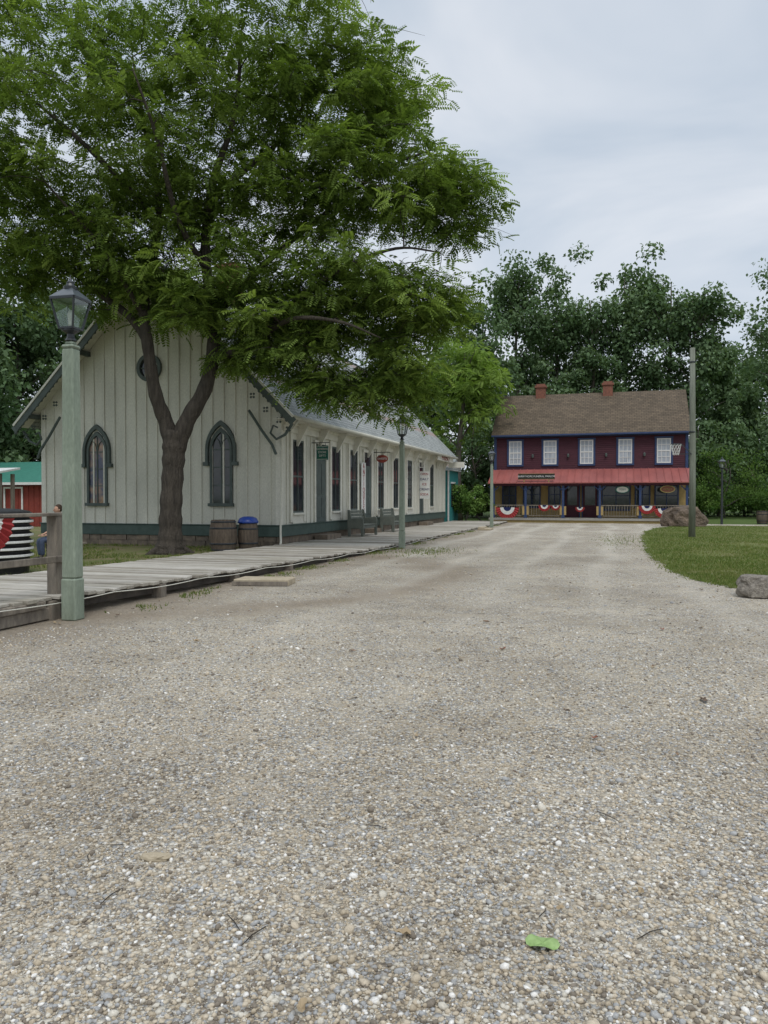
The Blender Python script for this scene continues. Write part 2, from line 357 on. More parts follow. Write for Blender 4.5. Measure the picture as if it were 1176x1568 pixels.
# ---------------------------------------------------------------- rocks & fallen leaves
def rock(name,loc,sc,seed,mat,rot=0):
    bm=bmesh.new(); bmesh.ops.create_icosphere(bm,subdivisions=4,radius=1)
    for v in bm.verts:
        p=v.co.copy(); k=1+.32*mnoise.noise(p*1.1+Vector((seed,0,0)))+.16*mnoise.noise(p*2.6+Vector((0,seed,0)))+.06*mnoise.noise(p*7)
        v.co=p*k; v.co.z=max(v.co.z,-.45)
        if v.co.z>.62: v.co.z=.62+(v.co.z-.62)*.3
    me=D.meshes.new(name); bm.to_mesh(me); bm.free(); me.materials.append(mat)
    o=D.objects.new(name,me); SC.collection.objects.link(o); o.scale=sc; o.location=loc; o.rotation_euler=(0,0,rot)
rock('boulder',(2.2,13.55,.15),(.36,.27,.29),2.3,M['rock'],.3)
rock('boulder',(3.75,45.6,.45),(1.15,.75,.95),7.1,M['rockbrown'],.2)
def fallen(name,items):
    t=NT('dead_leaf'); g=t.n('ShaderNodeNewGeometry')
    t.princ(t.ramp(g.outputs['Random Per Island'],[(0.,(.22,.095,.06)),(.25,(.24,.16,.10)),(.55,(.34,.26,.16)),(.85,(.14,.10,.07))],'CONSTANT'),.75)
    p=Part(name,t.m)
    for x,y,s,a in items:
        pts=[];N=12
        for k in range(N):
            th=math.tau*k/N; r=s*(.5+.5*abs(math.cos(th))**1.5)*random.uniform(.8,1.2)
            xx,yy=r*math.cos(th),r*.7*math.sin(th); pts.append((x+xx*math.cos(a)-yy*math.sin(a),y+xx*math.sin(a)+yy*math.cos(a),.020+random.uniform(.0,.45)*s))
        p.add(pts+[(x,y,.018)],[(k,(k+1)%N,N) for k in range(N)])
    return p.done()
def g2w(q,d): return (d*(q*CT-ST),d*(q*ST+CT))
it=[]
for px,py,s in [(617,1444,.036),(1080,1077,.055),(790,1190,.020),(860,1405,.018),(1015,967,.05),(985,1378,.025),(770,997,.04),(300,985,.05),(745,955,.05),(1040,900,.05),(460,1563,.032),(1040,1163,.022),(540,1000,.04),(1075,905,.06),(1100,890,.06),(1055,880,.06)]:
    d=1885/(py-762); x,y=g2w((px-588)/1178,d); it.append((x,y,s,random.uniform(0,6)))
for _ in range(60):
    d=random.uniform(5,26); x,y=g2w(random.uniform(-.4,.5),d)
    if x>-6.8: it.append((x,y,random.uniform(.015,.032),random.uniform(0,6)))
for _ in range(60):
    x=-6.8+abs(random.gauss(0,.4)); it.append((x,random.uniform(8,22),random.uniform(.02,.04),random.uniform(0,6)))
fallen('fallen_leaves',it)
gl=simple('green_leaf',(.30,.42,.17),(.22,.34,.11),rough=.6,scale=30)
p=Part('green_leaf',gl); x,y=g2w((833-588)/1178,1885/(1460-762)); N=18; pts=[]
for k in range(N):
    th=math.tau*k/N; r=.052*(1+.12*math.cos(4*th)+random.uniform(-.06,.06)); pts.append((x+r*math.cos(th)*1.05,y+r*.8*math.sin(th),.024+.010*math.sin(3*th)))
p.add(pts+[(x,y,.02)],[(k,(k+1)%N,N) for k in range(N)]); p.done()
rock('flat_stone',(*g2w((235-588)/1178,1885/(1322-762)),.014),(.068,.03,.020),4.,M['step_wood'],.2)
p=Part('fallen_twigs',M['bark'])
for _ in range(38):
    d=random.uniform(2.6,14); x,y=g2w(random.uniform(-.4,.48),d)
    if x<-6: continue
    a=random.uniform(0,6.28); L_=random.uniform(.025,.07); c_,s_=math.cos(a)*L_,math.sin(a)*L_
    p.tube([(x-c_,y-s_,.014),(x+random.uniform(-.01,.01),y+random.uniform(-.01,.01),.018),(x+c_,y+s_,.014)],[.002,.0025,.0015],5)
p.done()

# ---------------------------------------------------------------- boardwalk
bwE=empty('boardwalk',(-8.4,20,0))
def ztop(y): return float(np.interp(y,[0,8,13,22,40,60],[.33,.31,.24,.14,.11,.11]))
def xedge(y): return float(np.interp(y,[0,8,20,60],[-7.05,-7.02,-6.68,-6.5]))
p=Part('planks',M['wood_grey'],bwE,bevel=.006); y=1.0
while y<49:
    w=.185; zt=ztop(y)+random.uniform(-.008,.008); xr=xedge(y)+random.uniform(-.04,.07); tl=random.uniform(-.008,.008); gp=random.uniform(.014,.026)
    x0=-10.0
    p.hexa([(x0,y,zt-.045),(xr,y,zt-.045),(xr,y+w-gp,zt-.045),(x0,y+w-gp,zt-.045),(x0,y,zt),(xr,y,zt+tl),(xr,y+w-gp,zt+tl),(x0,y+w-gp,zt)])
    y+=w
pl=p.done()
t=NT('weathered_planks'); g=t.n('ShaderNodeNewGeometry'); v=t.coord()
c=t.ramp(g.outputs['Random Per Island'],[(0.,(.25,.225,.185)),(.5,(.40,.37,.32)),(1.,(.52,.49,.435))])
gr=t.noise(t.mapping(v,(1.2,22,22)),2,4,.7); c=t.mix(1.,c,t.ramp(gr,[(.3,.60),(.65,1.12)]),'MULTIPLY')
c=t.mix(t.ramp(t.noise(v,.9,5,.65),[(.48,0.),(.72,.6)]),c,(.26,.235,.175)); t.princ(c,.9,t.bump(gr,.5,.006),0,.15)
pl.data.materials[0]=t.m
p=Part('stringers',M['wood_dark'],bwE); p2=Part('edge_boards',M['wood_fence'],bwE)
yy=1.
while yy<49:
    y2=yy+2.4
    for dx in (-.12,-1.6,-3.0):
        p.hexa([(xedge(yy)+dx-.05,yy,ztop(yy)-.2),(xedge(yy)+dx,yy,ztop(yy)-.2),(xedge(y2)+dx,y2,ztop(y2)-.2),(xedge(y2)+dx-.05,y2,ztop(y2)-.2),
            (xedge(yy)+dx-.05,yy,ztop(yy)-.055),(xedge(yy)+dx,yy,ztop(yy)-.055),(xedge(y2)+dx,y2,ztop(y2)-.055),(xedge(y2)+dx-.05,y2,ztop(y2)-.055)])
    p2.box(xedge(yy)-.14,xedge(yy)+.02,yy+.1,yy+.26,0,ztop(yy)-.056)
    yy=y2
p.done(); p2.done()
p=Part('edge_cable',M['cream_trim'],bwE,smooth=True); pts=[]
for i in range(160):
    y=6+i*.25; ph=(y*.42)%1; pts.append((xedge(y)+.055,y,ztop(y)-.05-.035*math.sin(math.pi*ph)))
p.tube(pts,[.008]*len(pts),5); p.done()
sE=empty('wooden_step',(-6.05,12.9,0)); p=Part('step_block',M['step_wood'],sE,bevel=.015); p.hexa([(-6.62,12.55,0),(-5.62,12.75,0),(-5.72,13.3,0),(-6.68,13.12,0),(-6.62,12.55,.12),(-5.62,12.75,.12),(-5.72,13.3,.12),(-6.68,13.12,.12)]); p.done()
p=Part('step_side_board',M['wood_fence'],sE); p.beam((-6.62,12.5,.05),(-5.62,12.7,.05),.03,.07); p.done()
sE=empty('wooden_step',(-6.1,36,0)); p=Part('step_block',M['step_wood'],sE,bevel=.015); p.box(-6.4,-5.8,37.2,38.4,0,.1); p.box(-6.4,-6.1,37.3,38.3,.1,.16); p.done()

# ---------------------------------------------------------------- street lamps
def lamp(x,y,w=.21,H=4.36,body=None,rot=.05):
    E=empty('street_lamp',(x,y,0)); body=body or M['sage']
    p=Part('post',body,E,bevel=.02); z1=H-.84
    def sq(p,w0,w1,z0,z1):
        a,b=w0/2,w1/2; R=[(math.cos(rot)*u-math.sin(rot)*v,math.sin(rot)*u+math.cos(rot)*v) for u,v in ((-1,-1),(1,-1),(1,1),(-1,1))]
        p.hexa([(x+a*u,y+a*v,z0) for u,v in R]+[(x+b*u,y+b*v,z1) for u,v in R])
    sq(p,w,w,0,.55); sq(p,w*.93,w*.78,.55,z1-.05); sq(p,w*.84,w*.84,z1-.05,z1-.0); sq(p,w*.6,w*.45,z1,z1+.06); p.done()
    p=Part('neck_and_lantern_frame',M['iron'],E); p.lathe((x,y,0),[(.08,z1+.055),(.05,z1+.10),(.045,z1+.14),(.09,z1+.17),(.11,z1+.18),(.11,z1+.2)],12)
    zb=z1+.2; zt=H-.26; a0,a1=.10,.172
    c0=[(-a0,-a0),(a0,-a0),(a0,a0),(-a0,a0)]; R=lambda u,v,z:(x+math.cos(rot)*u-math.sin(rot)*v,y+math.sin(rot)*u+math.cos(rot)*v,z)
    k=a1/a0
    for u,v in c0: p.beam(R(u,v,zb),R(u*k,v*k,zt),.02,.02,(.3,.9,0))
    for i in range(4):
        u,v=c0[i]; u2,v2=c0[(i+1)%4]
        p.beam(R(u,v,zb+.01),R(u2,v2,zb+.01),.024,.024); p.beam(R(u*k,v*k,zt),R(u2*k,v2*k,zt),.03,.03)
    r0=a1*1.08*math.sqrt(2)
    for u,v in c0: p.beam(R(u*k,v*k,zt+.01),R(u*.55,v*.55,zt+.14),.018,.018)
    p.lathe((x,y,0),[(.085,zt+.13),(.09,zt+.17),(.06,zt+.18),(.045,zt+.215),(.05,zt+.23),(.02,zt+.26),(.008,zt+.30),(.002,zt+.33)],10)
    p.done()
    p=Part('lantern_roof',M['slatecap'],E)
    p.lathe((x,y,0),[(r0,zt+.012),(r0*.98,zt+.022),(.085*1.1,zt+.14)],4,rot+math.pi/4); p.done()
    p=Part('glass_panes',M['lampglass'],E); f=.96
    for i in range(4):
        u,v=c0[i]; u2,v2=c0[(i+1)%4]; p.add([R(u*f,v*f,zb+.02),R(u2*f,v2*f,zb+.02),R(u2*k*f,v2*k*f,zt-.01),R(u*k*f,v*k*f,zt-.01)],[(0,1,2,3)])
    p.done()
    p=Part('bulb',M['white'],E,smooth=True); p.lathe((x,y,0),[(.03,zb),(.03,zb+.1),(.035,zb+.14),(.04,zb+.2),(.02,zb+.25)],10); p.done()
lamp(-6.78,8.44,.215,4.42); lamp(-6.40,23.3,.18,4.2); lamp(-6.28,40.9,.18,4.2)
lamp(6.1,49.6,.13,4.0,M['iron'])

# ---------------------------------------------------------------- rail fence at left
E=empty('wooden_rail_fence',(-7.15,8.55,0)); p=Part('posts_and_rails',M['wood_fence'],E,bevel=.008)
p.box(-7.28,-7.12,8.55,8.71,0,1.36); p.box(-7.28,-7.12,6.3,6.46,0,1.36); p.box(-7.28,-7.12,4.1,4.26,0,1.36)
p.beam((-7.2,4.0,1.385),(-7.2,8.8,1.375),.18,.045); p.beam((-7.09,4.0,.80),(-7.09,8.75,.78),.04,.09)
p.box(-7.09,-7.03,4.2,8.4,.02,.17); p.box(-7.1,-6.99,4.2,8.2,.175,.27)
p.done()

# ---------------------------------------------------------------- bunting
def bunting(x,y,z,r,parent,axis='x',n=28):
    bands=[(.0,.33,M['navy'],'canton'),(.33,.62,M['white'],'white_band'),(.62,1.,M['red'],'red_band')]
    for a,b,m,nm in bands:
        p=Part('bunting_'+nm,m,parent); vs=[];fs=[]
        for i in range(n+1):
            th=math.pi*i/n; off=-.03+(.02 if i%2 else -.02)
            for rr in (a,b):
                u=-math.cos(th)*rr*r; w=-math.sin(th)*rr*r*(1.0+.04*(i%2)); o=off*rr-.02
                vs.append((x+u,y+o,z+w) if axis=='x' else (x-o,y+u,z+w))
        for i in range(n): fs.append((2*i,2*i+1,2*i+3,2*i+2))
        p.add(vs,fs); p.done()
fb=empty('flag_bunting',(-7.0,7.3,1.3)); bunting(-7.05,7.24,1.35,.42,fb,'y')

# ---------------------------------------------------------------- seated person beside the boardwalk
def person(x,y,face):
    E=empty('seated_person',(0,0,0))
    def sk(name,pts,edges,rad,mat,sub=2):
        me=D.meshes.new(name); me.from_pydata(pts,edges,[]); me.materials.append(mat); o=D.objects.new(name,me); SC.collection.objects.link(o)
        m=o.modifiers.new('skin','SKIN')
        sv=me.skin_vertices[0].data if me.skin_vertices else []
        for i,s_ in enumerate(sv): s_.radius=rad[i] if isinstance(rad[i],tuple) else (rad[i],rad[i]); s_.use_root=(i==0)
        m.use_smooth_shade=True; ss=o.modifiers.new('sub','SUBSURF'); ss.levels=sub; ss.render_levels=sub
        o.parent=E; return o
    sk('shirt',[(0,0,.56),(0,-.02,.78),(0,0,1.0),(0,0,1.10),(.17,0,1.04),(.24,-.06,.80),(-.17,0,1.04),(-.24,-.06,.80)],[(0,1),(1,2),(2,3),(2,4),(4,5),(2,6),(6,7)],[(.16,.12),(.15,.11),(.17,.11),.07,.075,.055,.075,.055],M['navy'])
    sk('trousers',[(0,0,.54),(.09,-.05,.52),(.12,-.46,.52),(.12,-.44,.12),(-.09,-.05,.52),(-.13,-.46,.52),(-.13,-.42,.12)],[(0,1),(1,2),(2,3),(0,4),(4,5),(5,6)],[(.15,.12),.095,.075,.055,.095,.075,.055],M['denim'])
    for s in (-1,1):
        sk('forearm',[(s*.24,-.05,.82),(s*.24,-.10,.76),(s*.15,-.34,.65),(s*.13,-.40,.64)],[(0,1),(1,2),(2,3)],[.045,.043,.028,(.04,.02)],M['skin'],1)
        for k in range(5):
            if k<4:
                u=(k-1.5)*.018; L_=(.06,.072,.068,.052)[k]
                pts=[(s*.13+u,-.41,.64),(s*.13+u,-.41-L_*.5,.638),(s*.13+u,-.41-L_*.9,.615)]
            else: pts=[(s*.13-s*.03,-.38,.64),(s*.13-s*.055,-.405,.635),(s*.13-s*.06,-.435,.62)]
            sk('finger',pts,[(0,1),(1,2)],[.009,.0085,.007],M['skin'],1)
        sk('shoe',[(s*.125,-.41,.06),(s*.125,-.50,.05),(s*.13,-.64,.035)],[(0,1),(1,2)],[.05,(.05,.045),(.045,.03)],M['rubber'],1)
    def blob(name,c,r,mat,f=None):
        bm=bmesh.new(); bmesh.ops.create_icosphere(bm,subdivisions=3,radius=1)
        for v in bm.verts:
            q=v.co
            if f: f(q)
            v.co=Vector((c[0]+q.x*r[0],c[1]+q.y*r[1],c[2]+q.z*r[2]))
        me=D.meshes.new(name); bm.to_mesh(me); bm.free(); me.materials.append(mat); me.polygons.foreach_set('use_smooth',[True]*len(me.polygons))
        o=D.objects.new(name,me); SC.collection.objects.link(o); o.parent=E
    def jaw(q):
        if q.z<0: q.x*=1+.28*q.z
    blob('head',(0,-.02,1.29),(.076,.095,.118),M['skin'],jaw); blob('neck',(0,0,1.15),(.05,.055,.08),M['skin'])
    blob('nose',(0,-.118,1.275),(.013,.02,.022),M['skin']); blob('mouth',(0,-.107,1.235),(.024,.008,.006),M['barnred'])
    for s in (-1,1): blob('eye',(s*.03,-.108,1.30),(.011,.007,.007),M['rubber']); blob('ear',(s*.077,-.01,1.285),(.012,.02,.032),M['skin'])
    def hr(q):
        if q.y<-.35 and q.z<.45: q.y=-.35
    blob('hair',(0,.0,1.325),(.088,.100,.108),M['hair'],hr)
    E.location=(x,y,0); E.rotation_euler=(0,0,face)
    return E
person(-13.75,16.6,-.55)
E=empty('wooden_bench',(-13.75,16.65,0)); p=Part('seat_and_legs',M['wood_fence'],E,bevel=.006)
p.box(-14.4,-13.1,16.5,16.88,.40,.45)
for xx in (-14.3,-13.28): p.box(xx,xx+.08,16.53,16.6,0,.4); p.box(xx,xx+.08,16.78,16.85,0,.4)
p.box(-14.22,-13.28,16.66,16.70,.28,.38); p.done()

# ---------------------------------------------------------------- white station building
W=empty('white_gabled_shop_building',(-14.6,34,0))
X0,X1,YF,YB=-19.1,-10.1,22.3,46.7; XC=-14.6; ZE=4.15; ZR=9.35; sl=(ZR-ZE)/5.15
zwall=lambda x: ZR-.16-sl*abs(x-XC)
p=Part('gable_walls',M['cream'],W)
for y0,y1 in ((YF,YF+.2),(YB-.2,YB)): p.poly_xz([(X0,.7),(X1,.7),(X1,zwall(X1)),(XC,zwall(XC)),(X0,zwall(X0))],y0,y1)
p.box(X0,X0+.2,YF+.2,YB-.2,.7,zwall(X0)); p.box(X1-.2,X1,YF+.2,YB-.2,.7,zwall(X1)); p.done()
p=Part('battens',M['cream'],W); x=X0+.02
while x<X1:
    zt=zwall(min(x+.03,X1) if x<XC else x+.06)-.02; p.box(x,x+.055,YF-.035,YF+.0,.72,zt); x+=.41
wy=[23.63,27.24,29.3,33.05,35.5,38.1,43.06]; dy=[25.7,31.15,40.6]
y=YF+.02
while y<YB:
    if all(abs(y-c)>.72 for c in wy) and all(abs(y-c)>.75 for c in dy): p.box(X1,X1+.03,y,y+.055,.72,zwall(X1)-.02)
    y+=.41
p.done()
p=Part('corner_boards',M['cream_trim'],W,bevel=.006); p.box(X1-.14,X1+.045,YF-.045,YF+.12,.7,zwall(X1)); p.box(X0-.04,X0+.14,YF-.045,YF+.1,.7,zwall(X0)); p.box(X1-.1,X1+.04,YB-.1,YB+.04,.7,4.)
p.done()
p=Part('skirt_board',M['green_trim'],W,bevel=.01); p.box(X0-.07,X1+.07,YF-.07,YF+.1,.36,.7); p.box(X1-.1,X1+.071,YF+.1,YB,.36,.7); p.box(X0-.07,X0+.1,YF+.1,YB,.36,.7)
p.box(X0-.1,X1+.1,YF-.1,YF+.1,.7,.735); p.box(X1-.1,X1+.1,YF+.1,YB,.7,.735); p.done()
p=Part('foundation',M['stone'],W); x=X0
while x<X1-.05:
    w=random.uniform(.35,.6); p.box(x,min(x+w-.012,X1),YF-.02-random.uniform(0,.03),YF+.15,-.02,.18); p.box(x+.1,min(x+w+.08,X1),YF-.02-random.uniform(0,.03),YF+.15,.19,.36); x+=w
p.box(X0+.02,X1-.02,YF+.02,YB,-.02,.35); p.done()
p=Part('roof_slates',M['slate'],W)
ya,yb=YF-.55,YB+.45; th=.09
for sgn in (1,-1):
    xe=XC+sgn*5.15
    p.hexa([(XC,ya,ZR-th),(xe,ya,ZE-th),(xe,yb,ZE-th),(XC,yb,ZR-th),(XC,ya,ZR),(xe,ya,ZE),(xe,yb,ZE),(XC,yb,ZR)])
p.done()
p=Part('ridge_cap',M['greygreen'],W); p.tube([(XC,ya-.02,ZR+.01),(XC,yb+.02,ZR+.01)],[.08,.08],8); p.done()
p=Part('bargeboards',M['greygreen'],W); pc=Part('bargeboard_edge',M['cream_trim'],W)
for sgn in (1,-1):
    yb_=ya-.03
    a=Vector((XC,yb_,ZR-.20)); b=Vector((XC+sgn*5.2,yb_,ZE-.25)); p.beam(a,b,.05,.24,(0,0,1))
    pc.beam(a+Vector((0,-.01,.17)),b+Vector((0,-.01,.17)),.09,.07,(0,0,1))
    for i in range(34):
        q=a.lerp(b,(i+.5)/34)+Vector((0,.0,-.17)); p.lathe((q.x,q.y,q.z),[(.001,-.05),(.05,-.01),(.05,.03),(.001,.05)],6)
    for f in (.12,.5,.9):
        q=Vector((XC+sgn*5.15*f,YF,ZR-sl*5.15*f-.28)); p.box(q.x-.06,q.x+.06,ya,YF,q.z-.08,q.z+.08)
    xb=XC+sgn*4.5
    p.tube([(xb-sgn*.02,YF-.28,2.95),(xb-sgn*.15,YF-.28,3.25),(xb-sgn*.5,YF-.28,3.7),(xb-sgn*.95,YF-.28,4.35)],[.045]*4,6)
    p.tube([(xb+sgn*.55,YF-.3,3.9),(xb+sgn*.3,YF-.3,3.55),(xb,YF-.3,3.42),(xb-sgn*.2,YF-.3,3.62),(xb-sgn*.1,YF-.3,3.85),(xb+sgn*.05,YF-.3,3.78)],[.05,.045,.04,.035,.03,.03],6)
    for cx,cz in ((.1,4.0),(-.35,4.35),(.42,3.72),(-.8,4.8)):
        for k in range(4):
            an=k*math.pi/2+.78; p.lathe((xb+sgn*cx+.07*math.cos(an),YF-.33,cz+.07*math.sin(an)),[(.001,-.045),(.05,0),(.001,.045)],6)
p.done(); pc.done()
p=Part('soffit_boards',M['cream_trim'],W)
p.box(X1-.0,X1+.52,ya+.06,yb-.06,4.02,4.045) ; p.box(X1+.0,X1+.10,YF+.1,YB,3.72,4.02); p.box(X1+.1,X1+.16,YF+.1,YB,3.93,4.015)
for sgn in (1,-1):
    p.hexa([(XC,ya,ZR-.13),(XC+sgn*5.1,ya,ZE-.12),(XC+sgn*5.1,YF,ZE-.12),(XC,YF,ZR-.13),(XC,ya,ZR-.10),(XC+sgn*5.1,ya,ZE-.095),(XC+sgn*5.1,YF,ZE-.095),(XC,YF,ZR-.10)])
p.done()
p=Part('gutter',M['cream'],W,smooth=True); p.tube([(XC+5.2,ya,ZE-.09),(XC+5.2,yb,ZE-.11)],[.07,.07],8)
p.tube([(XC+5.18,YF-.1,ZE-.1),(XC+5.0,YF-.08,3.8),(X1+.07,YF-.06,3.55),(X1+.05,YF-.08,1.0),(X1+.05,YF-.11,.5),(X1+.10,YF-.2,.2),(X1+.15,YF-.35,.14)],[.036]*7,8); p.done()
p=Part('eave_brackets',M['cream_trim'],W)
for i in range(13):
    y=YF+1.2+i*1.9; p.poly_xz([(X1+.03,3.3),(X1+.08,3.3),(X1+.45,3.95),(X1+.45,4.018),(X1+.03,4.018)],y,y+.07)
p.done()
def arch(cx,w,z0,zs,n=9):
    pts=[(cx-w,z0)]; R=2*w
    for i in range(n+1):
        t=math.pi-(math.pi/3)*i/n; pts.append((cx+w+R*math.cos(t),zs+R*math.sin(t)))
    for i in range(1,n+1):
        t=math.pi/3-(math.pi/3)*i/n; pts.append((cx-w+R*math.cos(t),zs+R*math.sin(t)))
    pts.append((cx+w,z0)); return pts
for cx,gm in ((-16.86,'glass_warm'),(-12.16,'glass')):
    zs=3.15; z0=1.42; w=.33
    g=Part('arched_window_glass',M[gm],W); g.poly_xz(arch(cx,w,z0,zs),YF-.012,YF-.002); g.done()
    f=Part('arched_window_frame',M['greygreen'],W); f.ring_xz(arch(cx,w+.07,z0-.02,zs),arch(cx,w-.01,z0-.02,zs),YF-.07,YF-.0)
    f.box(cx-w-.12,cx+w+.12,YF-.12,YF,z0-.1,z0-.0)
    f.box(cx-.018,cx+.018,YF-.035,YF-.013,z0,zs+.5)
    for zz in (z0+.58,z0+1.16,zs): f.box(cx-w,cx+w,YF-.032,YF-.013,zz-.017,zz+.017)
    f.tube([(cx,YF-.03,zs),(cx-.08,YF-.03,zs+.28),(cx-.2,YF-.03,zs+.40)],[.014]*3,5); f.tube([(cx,YF-.03,zs),(cx+.08,YF-.03,zs+.28),(cx+.2,YF-.03,zs+.40)],[.014]*3,5)
    f.done()
    h=Part('arched_hood_mould',M['greygreen'],W); h.ring_xz(arch(cx,w+.21,zs-.42,zs),arch(cx,w+.12,zs-.42,zs),YF-.11,YF-.0)
    for s_ in (-1,1): h.box(cx+s_*(w+.19)-.09,cx+s_*(w+.19)+.09,YF-.13,YF,zs-.52,zs-.40)
    h.done()
p=Part('round_window_frame',M['greygreen'],W); c=(-14.8,5.9); N=24
ro=[(c[0]+.46*math.cos(math.tau*k/N),c[1]+.46*math.sin(math.tau*k/N)) for k in range(N+1)]; ri=[(c[0]+.34*math.cos(math.tau*k/N),c[1]+.34*math.sin(math.tau*k/N)) for k in range(N+1)]
p.ring_xz(ro,ri,YF-.1,YF); p.box(c[0]-.02,c[0]+.02,YF-.05,YF-.02,c[1]-.34,c[1]+.34); p.box(c[0]-.34,c[0]+.34,YF-.051,YF-.021,c[1]-.02,c[1]+.02); p.done()
p=Part('round_window_glass',M['glass'],W); p.poly_xz(ri[:-1],YF-.015,YF-.005); p.done()
g=Part('side_window_glass',M['glass'],W); f=Part('side_window_casing',M['cream_trim'],W,bevel=.006); s2=Part('side_window_sash',M['greygreen'],W)
for c in wy:
    hw=.46; z0,z1=1.1,3.5; g.box(X1+.003,X1+.012,c-hw,c+hw,z0,z1)
    f.box(X1,X1+.06,c-hw-.17,c-hw,z0-.3,z1+.2); f.box(X1,X1+.06,c+hw,c+hw+.17,z0-.3,z1+.2); f.box(X1,X1+.09,c-hw-.2,c+hw+.2,z1+.2,z1+.22)
    f.box(X1,X1+.05,c-hw,c+hw,z1,z1+.2); f.box(X1,X1+.12,c-hw-.02,c+hw+.02,z0-.07,z0); f.box(X1,X1+.04,c-hw,c+hw,.74,z0-.07)
    for zz in (z0+.03,z0+1.2,z1-.03): s2.box(X1+.012,X1+.04,c-hw,c+hw,zz-.03,zz+.03)
    for yy in (c-hw+.03,c,c+hw-.03): s2.box(X1+.012,X1+.037,yy-.02,yy+.02,z0,z1)
for c in dy:
    f.box(X1,X1+.06,c-.62,c-.5,.74,3.5); f.box(X1,X1+.06,c+.5,c+.62,.74,3.5); f.box(X1,X1+.09,c-.66,c+.66,3.5,3.62)
    g.box(X1+.003,X1+.012,c-.5,c+.5,2.95,3.5)
g.done(); f.done(); s2.done()
d_=Part('side_doors',M['greygreen'],W,bevel=.006)
for c in dy:
    d_.box(X1+.001,X1+.03,c-.5,c+.5,.74,2.95)
    for a,b in ((-.42,-.06),(.06,.42)):
        d_.box(X1+.03,X1+.045,c+a,c+b,.9,1.6); d_.box(X1+.03,X1+.045,c+a,c+b,1.72,2.8)
d_.done()
p=Part('door_steps',M['stone'],W)
for c in dy: p.box(X1+.07,X1+.55,c-.7,c+.7,.1,.3)
p.done()
p=Part('brick_chimney',M['brick'],W); p.box(XC-.36,XC+.36,27.2,27.9,8.4,10.5); p.box(XC-.42,XC+.42,27.13,27.97,10.5,10.6); p.box(XC-.46,XC+.46,27.08,28.02,10.6,10.74); p.done()

# signs on that building
def hang_sign(name,y,z,w,h,m,txt,tm,ts):
    E=empty(name,(X1+.5,y,z)); p=Part('bracket',M['iron'],E); p.beam((X1,y,z+h/2+.1),(X1+.25+w,y,z+h/2+.1),.025,.025); p.beam((X1+.3,y,z+h/2+.1),(X1+.3,y,z+h/2),.012,.012,(0,1,0)); p.beam((X1+.1+w,y,z+h/2+.1),(X1+.1+w,y,z+h/2),.012,.012,(0,1,0)); p.done()
    p=Part('board',m,E,bevel=.01); p.box(X1+.2,X1+.2+w,y-.02,y+.02,z-h/2,z+h/2); p.done()
    p=Part('board_border',tm,E)
    for a,b,c,d in ((.02,w-.02,-h/2+.02,-h/2+.035),(.02,w-.02,h/2-.035,h/2-.02)): p.box(X1+.2+a,X1+.2+b,y-.026,y-.02,z+c,z+d)
    p.done()
    for i,l in enumerate(txt): text(l,(X1+.2+w/2,y-.026,z+h/2-.12-ts*1.15*i),ts,tm,E)
hang_sign('green_shop_sign',24.9,3.15,.42,.5,M['signgreen'],['GENERAL','STORE','GIFTS'],M['white'],.10)
E=empty('round_shop_sign',(X1+.5,31.9,3.25)); p=Part('disc',M['barnred'],E); N=20; p.poly_xz([(X1+.45+.26*math.cos(math.tau*k/N),3.28+.17*math.sin(math.tau*k/N)) for k in range(N)],31.88,31.92); p.done()
p=Part('bracket',M['iron'],E); p.beam((X1,31.9,3.56),(X1+.8,31.9,3.56),.03,.03); p.beam((X1+.45,31.9,3.56),(X1+.45,31.9,3.44),.015,.015,(0,1,0)); p.done(); text('SWEETS',(X1+.45,31.874,3.28),.12,M['white'],E)
E=empty('vertical_banner_sign',(X1+.1,30.3,2)); p=Part('banner',M['white'],E); p.box(X1+.10,X1+.14,30.02,30.55,.95,3.05); p.done()
for i,ch in enumerate('ANTIQUES'): text(ch,(X1+.146,30.28,2.9-i*.25),.32,M['red'],E,math.pi/2)
E=empty('white_notice_sign',(X1+.4,40.0,2.3)); p=Part('board',M['white'],E); p.box(X1+.1,X1+.62,39.97,40.03,1.55,3.0); p.box(X1+.3,X1+.36,39.98,40.02,3.0,3.2); p.box(X1,X1+.36,39.98,40.02,3.2,3.25); p.done()
for i,(l,mm) in enumerate((('OPEN',M['red']),('DAILY',M['navy']),('ICE',M['red']),('CREAM',M['navy']),('SODA',M['red']))): text(l,(X1+.36,39.965,2.85-i*.27),.17,mm,E)
E=empty('pharmacy_sign',(X1+.4,YB-.9,3.6)); p=Part('board',M['cream_trim'],E); p.box(-9.55,-9.50,42.2,46.4,3.72,4.05); p.done(); text('PHARMACY',(-9.495,44.3,3.88),.42,M['barnred'],E,math.pi/2)
p=Part('end_board',M['cream_trim'],E); p.box(-9.9,-8.9,46.9,46.94,3.45,3.8); p.done()

